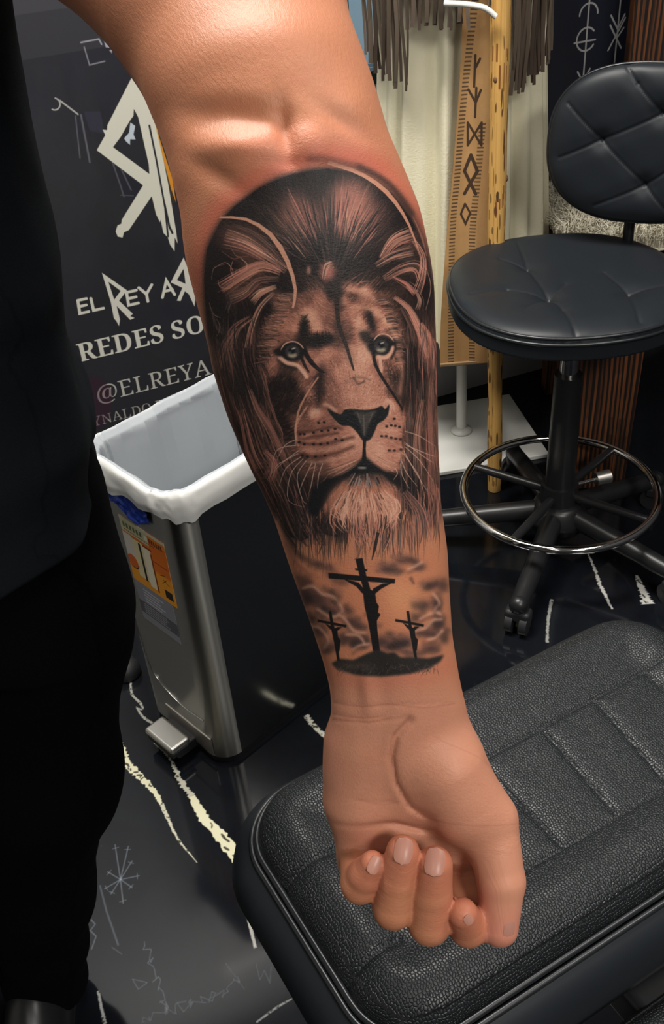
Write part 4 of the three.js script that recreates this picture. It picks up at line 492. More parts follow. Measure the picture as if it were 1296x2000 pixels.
// uv and tint, triangle by triangle so that no face straddles the seam behind the arm
const bodyGeo = (() => {
  const g0 = fine, p = g0.attributes.position, n = g0.attributes.normal, idx = g0.index.array, m = idx.length;
  const fid = new Int8Array(p.count), uv = new Float32Array(p.count * 2), col = new Float32Array(p.count * 3);
  for (let i = 0; i < p.count; i++) {
    const x = p.getX(i), y = p.getY(i), z = p.getZ(i), l = armLocal(x, y, z);
    fid[i] = -1;
    let tip = 0;
    if (y < 0.99) { handDist(x, y, z, armDist(x, y, z)); if (lastFinger >= 0) fid[i] = lastFinger; for (const f of FN) { const e = FINGERS[f][3]; tip = Math.max(tip, sstep(0.024, 0.008, Math.hypot(x - e[0], y - e[1], z - e[2]))); } }
    const th = Math.atan2(l.a / l.w, l.b / l.t), A = TAB[l.i], B = TAB[l.i + 1];
    const past = Math.max(0, l.q - Q1);
    uv[2 * i] = th / (2 * Math.PI) + 0.5; uv[2 * i + 1] = vOf(A[7] + (B[7] - A[7]) * l.u);
    if (fid[i] >= 0) { uv[2 * i] = 0.03 + 0.5 * (x + 0.05) ; uv[2 * i + 1] = 0.82 + 0.9 * (y - 0.86); }
    const q = 0.5 + 0.5 * fbm(x * 60, y * 60, z * 60, 3), pk = tip; // fingertips are pinker
    col[3 * i] = 1 - 0.02 * q; col[3 * i + 1] = 1 - 0.05 * q - 0.12 * pk; col[3 * i + 2] = 1 - 0.06 * q - 0.06 * pk;
  }
  const P = new Float32Array(m * 3), N = new Float32Array(m * 3), U = new Float32Array(m * 2), C = new Float32Array(m * 3);
  for (let t = 0; t < m; t += 3) {
    const us = [0, 1, 2].map((k) => uv[2 * idx[t + k]]), fs = [0, 1, 2].map((k) => fid[idx[t + k]]), wrapSeam = Math.max(...us) - Math.min(...us) > 0.5, mixed = fs.some((f) => (f >= 0) !== (fs[0] >= 0));
    for (let k = 0; k < 3; k++) {
      const i = idx[t + k], o = t + k; for (let c = 0; c < 3; c++) { P[3 * o + c] = p.array[3 * i + c]; N[3 * o + c] = n.array[3 * i + c]; C[3 * o + c] = col[3 * i + c]; }
      let u = us[k], v = uv[2 * i + 1]; if (mixed) { u = 0.05; v = 0.9; } else if (wrapSeam && u < 0.5) u += 1; U[2 * o] = u; U[2 * o + 1] = v;
    }
  }
  const g = new THREE.BufferGeometry(); g.setAttribute('position', new THREE.BufferAttribute(P, 3)); g.setAttribute('normal', new THREE.BufferAttribute(N, 3)); g.setAttribute('uv', new THREE.BufferAttribute(U, 2)); g.setAttribute('color', new THREE.BufferAttribute(C, 3));
  return g;
})();
// the rest of the body: trunk, neck, head, other arm (out of the picture)
const BX = -0.398, BZ = -0.80;
function bodyCoarse(x, y, z) {
  const c = (a, b) => capsule(x, y, z, a, b);
  let d = c([BX, 0.98, BZ, 0.13], [BX, 1.28, BZ, 0.135]);
  d = smin(d, c([BX - 0.15, 1.36, BZ, 0.06], [BX + 0.17, 1.37, BZ + 0.01, 0.06]), 0.05);
  d = smin(d, c([BX, 1.36, BZ, 0.062], [BX, 1.5, BZ + 0.02, 0.055]), 0.03);
  const hx = x - BX, hy = (y - 1.615), hz = z - BZ - 0.03, h = Math.hypot(hx / 0.077, hy / 0.118, hz / 0.097); d = smin(d, (h - 1) * 0.08, 0.02);
  d = smin(d, c([BX, 1.54, BZ + 0.08, 0.03], [BX, 1.56, BZ + 0.075, 0.035]), 0.03);
  d = smin(d, c([BX, 1.63, BZ + 0.115, 0.009], [BX, 1.595, BZ + 0.138, 0.013]), 0.01);
  for (const s of [-1, 1]) { d = smin(d, c([BX + s * 0.078, 1.63, BZ + 0.02, 0.012], [BX + s * 0.08, 1.595, BZ + 0.025, 0.01]), 0.008); d = Math.max(d, -(Math.hypot(x - BX - s * 0.032, y - 1.628, z - BZ - 0.13) - 0.016)); d = smin(d, Math.hypot(x - BX - s * 0.032, y - 1.628, z - BZ - 0.112) - 0.013, 0.002); }
  d = Math.max(d, -c([BX - 0.022, 1.562, BZ + 0.124, 0.0035], [BX + 0.022, 1.562, BZ + 0.124, 0.0035]));
  d = smin(d, c([BX - 0.17, 1.36, BZ, 0.058], [BX - 0.235, 1.1, BZ - 0.02, 0.042]), 0.03); d = smin(d, c([BX - 0.235, 1.1, BZ - 0.02, 0.042], [BX - 0.245, 0.86, BZ + 0.06, 0.028]), 0.02);
  d = smin(d, c([BX - 0.245, 0.84, BZ + 0.065, 0.03], [BX - 0.243, 0.77, BZ + 0.085, 0.034]), 0.02);
  for (let i = 0; i < 4; i++) d = smin(d, c([BX - 0.225 - 0.0 * i, 0.75, BZ + 0.065 + i * 0.02, 0.0095], [BX - 0.22, 0.69 + 0.006 * Math.abs(i - 1.6), BZ + 0.07 + i * 0.02, 0.008]), 0.004);
  d = smin(d, c([BX - 0.235, 0.81, BZ + 0.1, 0.012], [BX - 0.225, 0.755, BZ + 0.14, 0.009]), 0.008);
  return d;
}
const coarse = (() => { const g = nets(bodyCoarse, [BX - 0.32, 0.66, BZ - 0.2], [BX + 0.26, 1.78, BZ + 0.22], 0.006).toNonIndexed(); const k = g.attributes.position.count, u = new Float32Array(k * 2), c = new Float32Array(k * 3).fill(0.97); for (let i = 0; i < k; i++) { u[2 * i] = 0.04; u[2 * i + 1] = 0.05 + 0.04 * (g.attributes.position.getY(i) % 1); } g.setAttribute('uv', new THREE.BufferAttribute(u, 2)); g.setAttribute('color', new THREE.BufferAttribute(c, 3)); return g; })();
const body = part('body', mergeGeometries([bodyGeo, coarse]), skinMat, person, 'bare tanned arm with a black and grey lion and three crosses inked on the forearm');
part('hair', (() => { const g = nets((x, y, z) => { const h = Math.hypot((x - BX) / 0.084, (y - 1.628) / 0.122, (z - BZ - 0.022) / 0.102); return Math.max((h - 1) * 0.085, 0.02 - (y - 1.6) - (BZ + 0.06 - z) * 0.9); }, [BX - 0.1, 1.5, BZ - 0.1], [BX + 0.1, 1.77, BZ + 0.15], 0.006); return g; })(), std({ color: new THREE.Color(0.012, 0.01, 0.009), roughness: 0.6 }), person);
// fingernails: curved plates let into the fingertips
const nailMat = phys({ color: new THREE.Color(0.43, 0.205, 0.155), roughness: 0.34, specularIntensity: 0.45 });
for (const f of Object.keys(NAILS)) {
  const [sx, sy, sz, dx, dy, dz, hw, hl, rot] = NAILS[f], p = V(sx, sy, sz), dir = V(dx, dy, dz);
  for (let i = 0; i < 200; i++) { const d = bodyFine(p.x, p.y, p.z); if (d < 0.0002) break; p.addScaledVector(dir, d * 0.8); }
  const e = 0.0015, n = V(bodyFine(p.x + e, p.y, p.z) - bodyFine(p.x - e, p.y, p.z), bodyFine(p.x, p.y + e, p.z) - bodyFine(p.x, p.y - e, p.z), bodyFine(p.x, p.y, p.z + e) - bodyFine(p.x, p.y, p.z - e)).normalize();
  const js = FINGERS[f], up = V(js[3][0] - js[2][0], js[3][1] - js[2][1], js[3][2] - js[2][2]); up.addScaledVector(n, -up.dot(n)).normalize(); up.applyAxisAngle(n, -rot * R * 0.3);
  const side = new THREE.Vector3().crossVectors(up, n), rad = Math.max(hw * 1.12, js[3][3] * 0.86);
  const at = (a, b, lift) => { const q = Math.pow(Math.max(0, 1 - Math.pow(Math.abs(b), 2.6)), 0.385), x = a * hw * q, ang = x / rad, y = b * hl; const o = p.clone().addScaledVector(side, Math.sin(ang) * rad).addScaledVector(n, (Math.cos(ang) - 1) * rad - y * y * 20 + lift).addScaledVector(up, y); return [o.x, o.y, o.z]; };
  const top = grid(14, 12, (u, v) => at(v * 2 - 1, u * 2 - 1, 0.0002)), bot = grid(14, 12, (u, v) => at(1 - v * 2, u * 2 - 1, -0.0018));
  const rim = grid(1, 52, (u, v) => { const t = v * 4, k = Math.floor(t) % 4, w = (t % 1) * 2 - 1; const [a, b] = k === 0 ? [w, -1] : k === 1 ? [1, w] : k === 2 ? [-w, 1] : [-1, -w]; return at(a, b, u ? 0.0002 : -0.0018); }, true);
  part('fingernail', merge([top, bot, rim]), nailMat, person, f === 'thumb' ? 'pale thumbnail' : undefined);
}
// clothes
const weave = (() => { const t = fineTex.clone(); t.repeat.set(14, 14); t.needsUpdate = true; return t; })();
const shirtMat = phys({ color: new THREE.Color(0.0045, 0.006, 0.0085), roughness: 0.85, specularIntensity: 0.25, sheen: 0.15, sheenRoughness: 0.6, sheenColor: new THREE.Color(0.09, 0.12, 0.16), bumpMap: weave, bumpScale: 0.0008 });
const trouserMat = phys({ color: new THREE.Color(0.0018, 0.0018, 0.0025), roughness: 0.9, specularIntensity: 0.12, sheen: 0.02, sheenColor: new THREE.Color(0.05, 0.05, 0.06), bumpMap: weave, bumpScale: 0.0008 });
function shirt(x, y, z) {
  const fold = 0.005 * Math.sin(y * 46 + x * 30 + 5 * fbm(x * 6, y * 6, z * 6, 2)) * sstep(1.2, 0.95, y) + 0.010 * fbm(x * 9, y * 5, z * 9, 3) + 0.006 * Math.sin(Math.atan2(z - BZ, x - BX) * 7 + y * 9) * sstep(1.15, 0.88, y);
  const rx = 0.192 - 0.004 * sstep(1.05, 0.85, y) + 0.010 * sstep(1.12, 1.3, y), rz = 0.145 + 0.035 * sstep(1.05, 0.84, y), cz = BZ + 0.02 * sstep(1.0, 0.85, y);
  const r = Math.hypot((x - BX) / rx, (z - cz) / rz), len = Math.hypot(x - BX, z - cz);
  let d = r < 1e-4 ? -rz : len * (1 - 1 / r);
  d = Math.max(d, y - 1.36) ;
  d = smin(d, capsule(x, y, z, [BX - 0.15, 1.375, BZ, 0.07], [BX + 0.15, 1.375, BZ, 0.07]), 0.06);
  d = smin(d, capsule(x, y, z, [BX + 0.16, 1.372, BZ + 0.005, 0.074], [-0.16, 1.365, -0.765, 0.070]), 0.04);
  d = smin(d, capsule(x, y, z, [BX - 0.16, 1.372, BZ, 0.072], [BX - 0.225, 1.17, BZ - 0.015, 0.062]), 0.04);
  d = Math.max(d, -(Math.hypot(x - BX, (y - 1.48) * 0.8, z - BZ - 0.03) - 0.082));
  d += fold;
  // open sleeve end and hem
  const hem = 0.848 - y;
  return -smin(-d, -hem, 0.012);
}
part('t_shirt', uvBox(nets(shirt, [BX - 0.32, 0.82, BZ - 0.22], [-0.02, 1.5, BZ + 0.3], 0.0046), 4), shirtMat, person, 'black cotton shirt');
function trousers(x, y, z) {
  const f = 0.008 + 0.006 * fbm(x * 8, y * 7, z * 8, 3) + 0.003 * Math.sin(y * 60 + x * 25) * sstep(0.3, 0.08, y);
  const r = Math.hypot((x - BX) / 0.178, (z - BZ - 0.01) / 0.135); let hip = Math.hypot(x - BX, z - BZ - 0.01) * (1 - 1 / Math.max(r, 1e-3)); hip = Math.max(hip, 0.72 - y, y - 0.98);
  let d = hip;
  const leg = (js) => { let e = 1e9; for (let i = 0; i < js.length - 1; i++) { const k = capsule(x, y, z, js[i], js[i + 1]); e = e > 1e8 ? k : smin(e, k, 0.05); } return e; };
  d = smin(d, leg([[BX + 0.088, 0.84, BZ, 0.10], [BX + 0.085, 0.70, BZ + 0.015, 0.098], [BX + 0.045, 0.48, BZ + 0.03, 0.086], [BX - 0.015, 0.26, BZ + 0.03, 0.068], [BX - 0.055, 0.06, BZ + 0.03, 0.066]]), 0.04);
  d = smin(d, leg([[BX - 0.088, 0.84, BZ, 0.10], [BX - 0.12, 0.48, BZ + 0.02, 0.082], [BX - 0.2, 0.06, BZ, 0.066]]), 0.04);
  d = smin(d, capsule(x, y, z, [BX + 0.15, 0.77, BZ + 0.05, 0.025], [BX + 0.135, 0.70, BZ + 0.06, 0.02]), 0.05);
  return Math.max(d + f, 0.035 - y);
}
const trou = part('trousers', uvBox(nets(trousers, [BX - 0.32, 0.02, BZ - 0.2], [BX + 0.24, 0.99, BZ + 0.24], 0.0065), 4), trouserMat, person, 'black trousers');
for (const [x, z, t] of [[BX - 0.06, BZ + 0.09, 0.1], [BX - 0.205, BZ + 0.06, -0.15]]) {
  const sole = extrude(rrect(0.047, 0.135, 0.045).map(([a, b]) => [a * (b > 0 ? 1 : 0.88), b]), 0.022, 0.004).rotateX(Math.PI / 2).translate(0, 0.022, 0);
  const up = nets((a, b, c) => { const k = c < 0.0 ? 0.045 : 0.045 * (1 - 0.35 * sstep(0.05, 0.135, c)), h = 0.085 - 0.05 * sstep(-0.03, 0.12, c); return Math.max((Math.hypot(a / k, c / 0.132, (b - 0.02) / h) - 1) * 0.04, 0.018 - b); }, [-0.07, 0, -0.16], [0.07, 0.13, 0.16], 0.005);
  for (const g of [sole, up]) { g.rotateY(t); g.translate(x, 0, z); }
  const s = part('shoe', up, M.black, person); part('sole', sole, M.rubber, s);
}
// ---------------------------------------------------------------- tattoo chair with quilted leather pad
{
  const t = thing('tattoo_chair', 'black grained leather treatment chair with quilted rounded pad below the fist', 'chair', [-0.0946, 0, -0.6236], 27.5 * R);
  // local x along the pad, z across it (towards the viewer)
  const L = 0.505, W = 0.278, cx = L / 2 - 0.022, cz = W / 2 - 0.008, TOP = 0.6, rad = 0.062;
  const edge = (x, z, hw, hd, r) => { const a = Math.abs(x - cx) - hw + r, b = Math.abs(z - cz) - hd + r; return Math.hypot(Math.max(a, 0), Math.max(b, 0)) + Math.min(Math.max(a, b), 0) - r; };
  const seams = [[[0.10, 0.0835], [0.442, 0.0835]], [[0.10, 0.200], [0.442, 0.207]], [[0.2765, 0.0845], [0.267, 0.202]], [[0.345, 0.0845], [0.33, 0.203]], [[0.413, 0.0845], [0.412, 0.205]], [[0.2, 0.0845], [0.203, 0.2]], [[0.135, 0.0845], [0.136, 0.2]]];
  const tucks = [[[-0.03, 0.089], [0.036, 0.0915]], [[-0.03, 0.197], [0.032, 0.1945]]];
  const topH = (x, z) => {
    const e = -edge(x, z, L / 2, W / 2, rad), u = clamp(e / 0.042), roll = Math.sqrt(Math.max(0, 1 - (1 - u) ** 2));
    let h = -0.026 + 0.033 * roll - 0.007 * sstep(0.03, 0.075, e);
    { let d = 1; for (const [a, b] of seams) d = Math.min(d, segDist(x, z, a, b)); h -= 0.0026 * Math.exp(-((d / 0.0028) ** 2)) + 0.0012 * Math.exp(-((d / 0.011) ** 2)); }
    for (const [a, b] of tucks) { const d = segDist(x, z, a, b); h -= 0.004 * Math.exp(-((d / 0.0035) ** 2)) + 0.0045 * Math.exp(-((d / 0.015) ** 2)); }
    return TOP + h + 0.002 * fbm(x * 14, z * 14, 2, 2);
  };
  const pad = uvBox(nets((x, y, z) => Math.max((y - topH(x, z)) * 0.75, edge(x, z, L / 2, W / 2, rad), TOP - 0.045 - y), [-0.04, 0.545, -0.02], [L - 0.005, 0.62, W + 0.01], 0.0024));
  const p = part('leg_rest_pad', pad, M.leather, t, 'quilted black leather pad with rounded rim');
  const ring = (o, y) => rrect(L / 2 + o, W / 2 + o, rad + o, 12, 14).map(([a, b]) => V(a + cx, y, b + cz));
  part('piping', tube(ring(0.0015, TOP - 0.0255), 0.0032, 260, 8, true), M.piping, p); part('piping', tube(ring(0.007, TOP - 0.031), 0.0034, 260, 8, true), M.piping, p);
  const sk = rrect(1, 1, 0.2, 12, 14), prof = [[0.004, -0.03], [0.014, -0.036], [0.026, -0.05], [0.032, -0.075], [0.028, -0.095], [0.006, -0.104]];
  part('pad_shell', grid(prof.length - 1, 96, (u, v) => { const k = Math.round(u * (prof.length - 1)), o = rrect(L / 2 + prof[k][0], W / 2 + prof[k][0], rad + prof[k][0], 12, 13), q = o[Math.round(v * (o.length - (o.length - 96) * 0)) % o.length] ?? o[0], w = o[Math.min(o.length - 1, Math.floor(v * o.length))]; return [w[0] + cx, TOP + prof[k][1], w[1] + cz]; }, true), M.vinyl, t, 'smooth black vinyl side of the pad');
  part('pad_base', extrude(rrect(L / 2 + 0.006, W / 2 + 0.006, rad, 10, 2).map(([a, b]) => [a + cx, b + cz]), 0.03).rotateX(Math.PI / 2).translate(0, TOP - 0.075, 0), M.black, t);
  // second cushion in front and lower
  const S0 = [0.03, 0.305, 0.86, 0.62], SY = 0.5; // x0, z0, length, width
  const e2 = (x, z) => { const r = 0.03, a = Math.abs(x - S0[0] - S0[2] / 2) - S0[2] / 2 + r, b = Math.abs(z - S0[1] - S0[3] / 2) - S0[3] / 2 + r; return Math.hypot(Math.max(a, 0), Math.max(b, 0)) + Math.min(Math.max(a, b), 0) - r; };
  const h2 = (x, z) => { const e = -e2(x, z), u = clamp(e / 0.05); let h = -0.03 + 0.03 * Math.sqrt(Math.max(0, 1 - (1 - u) ** 2)); for (const [a, b] of [[[0.03, 0.368], [0.9, 0.368]], [[0.30, 0.37], [0.30, 0.9]], [[0.52, 0.37], [0.52, 0.9]]]) { const d = segDist(x, z, a, b); h -= 0.003 * Math.exp(-((d / 0.003) ** 2)) + 0.002 * Math.exp(-((d / 0.012) ** 2)); } return SY + h; };
  part('seat_cushion', uvBox(nets((x, y, z) => Math.max((y - h2(x, z)) * 0.75, e2(x, z), SY - 0.09 - y), [0, 0.4, 0.29], [0.91, 0.52, 0.94], 0.0042)), M.leather, t, 'lower black leather cushion with a stitched border');
  part('support_arm', merge([rbox(0.06, 0.05, 0.36, 0.01, 0.24, 0.455, 0.32), rbox(0.08, 0.42, 0.08, 0.012, 0.42, 0.225, 0.5)]), M.black, t);
  part('base_plate', rbox(0.5, 0.03, 0.5, 0.012, 0.45, 0.015, 0.56), M.black, t);
}
// ---------------------------------------------------------------- stool with backrest
{
  const X = 0.464, Z = -1.665, t = thing('swivel_stool', 'black padded swivel stool with backrest and chrome foot ring', 'stool', [X, 0, Z]);
  const outl = (a, k = 1) => { const e = 2.35, c = Math.cos(a), s = Math.sin(a), r = Math.pow(Math.pow(Math.abs(c), e) + Math.pow(Math.abs(s), e), -1 / e); return [(-0.004 + k * 0.212 * r * c), (-0.045 + k * 0.218 * r * s)]; };
  const inside = (x, z) => { const u = (x + 0.004) / 0.212, v = (z + 0.045) / 0.218; return (Math.pow(Math.pow(Math.abs(u), 2.35) + Math.pow(Math.abs(v), 2.35), 1 / 2.35) - 1) * 0.2; };
  const G = [[[40.3, -187.9], [40.1, -177], [41.2, -164.2], [42.3, -158.2], [42.5, -149.1]], [[35.6, -181], [40.1, -177]], [[28, -167.3], [34.6, -168.1], [41.2, -164.2]], [[36.6, -160.4], [41.2, -164.2], [45.3, -169.1]], [[53, -171.9], [54.9, -162.8], [61.2, -163.6]], [[54.9, -162.8], [53.5, -152]]].map((l) => l.map(([x, z]) => [x / 100 - X, z / 100 - Z]));
  const seatTop = (x, z) => { const e = -inside(x, z), u = clamp(e / 0.05); let h = -0.022 + 0.022 * Math.sqrt(Math.max(0, 1 - (1 - u) ** 2)) - 0.010 * Math.exp(-((x / 0.15) ** 2) - (((z + 0.05) / 0.15) ** 2)); for (const l of G) for (let i = 0; i < l.length - 1; i++) { const d = segDist(x, z, l[i], l[i + 1]); h -= 0.0016 * Math.exp(-((d / 0.0035) ** 2)) + 0.0016 * Math.exp(-((d / 0.016) ** 2)); } for (const [a, b] of [[-0.063, -0.105], [-0.052, 0.023], [0.085, 0.037]]) h -= 0.0035 * Math.exp(-((x - a) ** 2 + (z - b) ** 2) / 0.0008); return 0.602 + h; };
  const seat = part('seat', uvBox(nets((x, y, z) => { const k = inside(x, z), low = 0.534 + 0.010 * sstep(-0.03, 0, k); return Math.max((y - seatTop(x, z)) * 0.7, k, (low - y) * 0.9); }, [-0.225, 0.52, -0.275], [0.22, 0.615, 0.185], 0.003)), M.vinyl, t, 'black vinyl saddle seat with stitched tufts');
  const rim = (k, y) => Array.from({ length: 64 }, (_, i) => { const [x, z] = outl(i / 64 * 2 * Math.PI, k); return V(x, y, z); });
  part('piping', tube(rim(0.985, 0.584), 0.0035, 200, 8, true), M.piping, seat); part('piping', tube(rim(1.0, 0.574), 0.0035, 200, 8, true), M.piping, seat);
  part('seat_plate', rbox(0.2, 0.02, 0.2, 0.006, 0, 0.530, -0.03), M.black, t);
  part('gas_lift', cyl(0.017, 0.017, 0.125, 0, 0.405, 0), M.chrome, t, 'chrome gas lift');
  part('height_lever', merge([bar(V(0.03, 0.515, 0.01), V(0.16, 0.51, 0.05), 0.005), new THREE.SphereGeometry(0.011, 16, 12).translate(0.165, 0.51, 0.051)]), M.black, t);
  part('column', merge([cyl(0.030, 0.026, 0.28, 0, 0.14, 0), cyl(0.033, 0.031, 0.02, 0, 0.13, 0)]), M.black, t, 'black plastic column sleeve');
  const fr = part('foot_ring', new THREE.TorusGeometry(0.193, 0.0085, 14, 96).rotateX(Math.PI / 2).translate(0, 0.15, 0), M.chrome, t, 'chrome foot ring');
  for (const a of [40, 130, 215, 318]) part('spoke', bar(V(Math.cos(a * R) * 0.035, 0.146, Math.sin(a * R) * 0.035), V(Math.cos(a * R) * 0.188, 0.150, Math.sin(a * R) * 0.188), 0.0095, 0.0085), M.black, fr);
  part('collar', cyl(0.040, 0.037, 0.05, 0, 0.12, 0), M.black, fr);
  const kn = part('clamp_knob', bar(V(0.082, 0.148, -0.03), V(0.112, 0.148, -0.036), 0.014, 0.015, 20), M.brushed, fr, 'steel clamp knob'); part('bolt', bar(V(0.04, 0.148, -0.018), V(0.085, 0.148, -0.03), 0.004), M.chrome, kn);
  part('hub', lathe([[0, 0.075], [0.062, 0.075], [0.06, 0.095], [0.05, 0.118], [0.04, 0.13], [0, 0.13]]), M.black, t);
  for (let i = 0; i < 5; i++) {
    const a = (118 + 72 * i) * R, c = Math.cos(a), s = Math.sin(a), e = V(c * 0.27, 0.068, s * 0.27);
    const g = part('base_leg', merge([bar(V(c * 0.04, 0.100, s * 0.04), e, 0.022, 0.018), new THREE.SphereGeometry(0.019, 16, 12).translate(e.x, e.y, e.z)]), M.black, t);
    const w = []; for (const o of [-0.014, 0.014]) w.push(new THREE.CylinderGeometry(0.024, 0.024, 0.014, 24).rotateX(Math.PI / 2).translate(0, 0, o)); w.push(new THREE.CylinderGeometry(0.006, 0.006, 0.03, 12).translate(0, 0.035, 0), rbox(0.03, 0.026, 0.05, 0.008, 0, 0.02, 0));
    part('caster', merge(w).rotateY(-a + 0.7 * i).translate(e.x, 0.024, e.z), M.rubber, g);
  }
  // backrest on its bent post
  const bc = V(0.613 - X, 0.785, -1.815 - Z), n = V(-0.38, 0.08, 0.92).normalize(), ex = new THREE.Vector3().crossVectors(V(0, 1, 0), n).normalize(), ey = new THREE.Vector3().crossVectors(n, ex);
  const bm = new THREE.Matrix4().makeBasis(ex, ey, n).setPosition(bc);
  const HW = 0.172, HH = 0.136, be = (x, y) => (Math.pow(Math.pow(Math.abs(x / HW), 2.5) + Math.pow(Math.abs(y / HH), 2.5), 1 / 2.5) - 1) * 0.14;
  const off = 1.083, ox = -0.024, BG = [[[-10.7, 6.5], [-4.7, 0.9], [2.8, -5.8], [8.1, -11.5]], [[-11.4, -2.1], [-4.7, 1], [4.2, 5.2], [14, 9]], [[-2.2, 12.2], [0, 9.7], [4.1, 5.5], [10, -0.5], [16, -5]], [[-4.9, -9.7], [2.8, -6.1], [10, -0.5], [17, 4]]].map((l) => l.map(([x, y]) => [x * off / 100 + ox, y * off / 100]));
  const face = (x, y) => { const e = -be(x, y), u = clamp(e / 0.045); let h = 0.004 + 0.024 * Math.sqrt(Math.max(0, 1 - (1 - u) ** 2)); for (const l of BG) for (let i = 0; i < l.length - 1; i++) { const d = segDist(x, y, l[i], l[i + 1]); h -= 0.0018 * Math.exp(-((d / 0.003) ** 2)) + 0.0022 * Math.exp(-((d / 0.016) ** 2)); } for (const [a, b] of [[-4.7, 0.95], [2.8, -6], [4.1, 5.4], [10, -0.5]]) h -= 0.002 * Math.exp(-((x - a * off / 100 - ox) ** 2 + (y - b * off / 100) ** 2) / 0.0004); return h; };
  const bg = nets((x, y, z) => Math.max((z - face(x, y)) * 0.7, be(x, y), -0.018 - z), [-0.18, -0.145, -0.025], [0.18, 0.145, 0.035], 0.003);
  const br = part('backrest', uvBox(bg.applyMatrix4(bm)), M.vinyl, t, 'black vinyl backrest with diamond stitching');
  const loop = Array.from({ length: 72 }, (_, i) => { const a = i / 72 * 2 * Math.PI, c = Math.cos(a), s = Math.sin(a), r = Math.pow(Math.pow(Math.abs(c), 2.5) + Math.pow(Math.abs(s), 2.5), -1 / 2.5); return V(c * r * HW, s * r * HH, 0.003).applyMatrix4(bm); });
  part('piping', tube(loop, 0.0035, 200, 8, true), M.piping, br);
  const back = V(0, -0.03, -0.03).applyMatrix4(bm);
  part('back_post', tube([V(0.05, 0.526, -0.07), V(0.11, 0.522, -0.14), V(0.142, 0.56, -0.178), V(0.146, 0.62, -0.186), V(0.150, 0.70, -0.19), back], 0.0105, 50, 12), M.black, t);
}
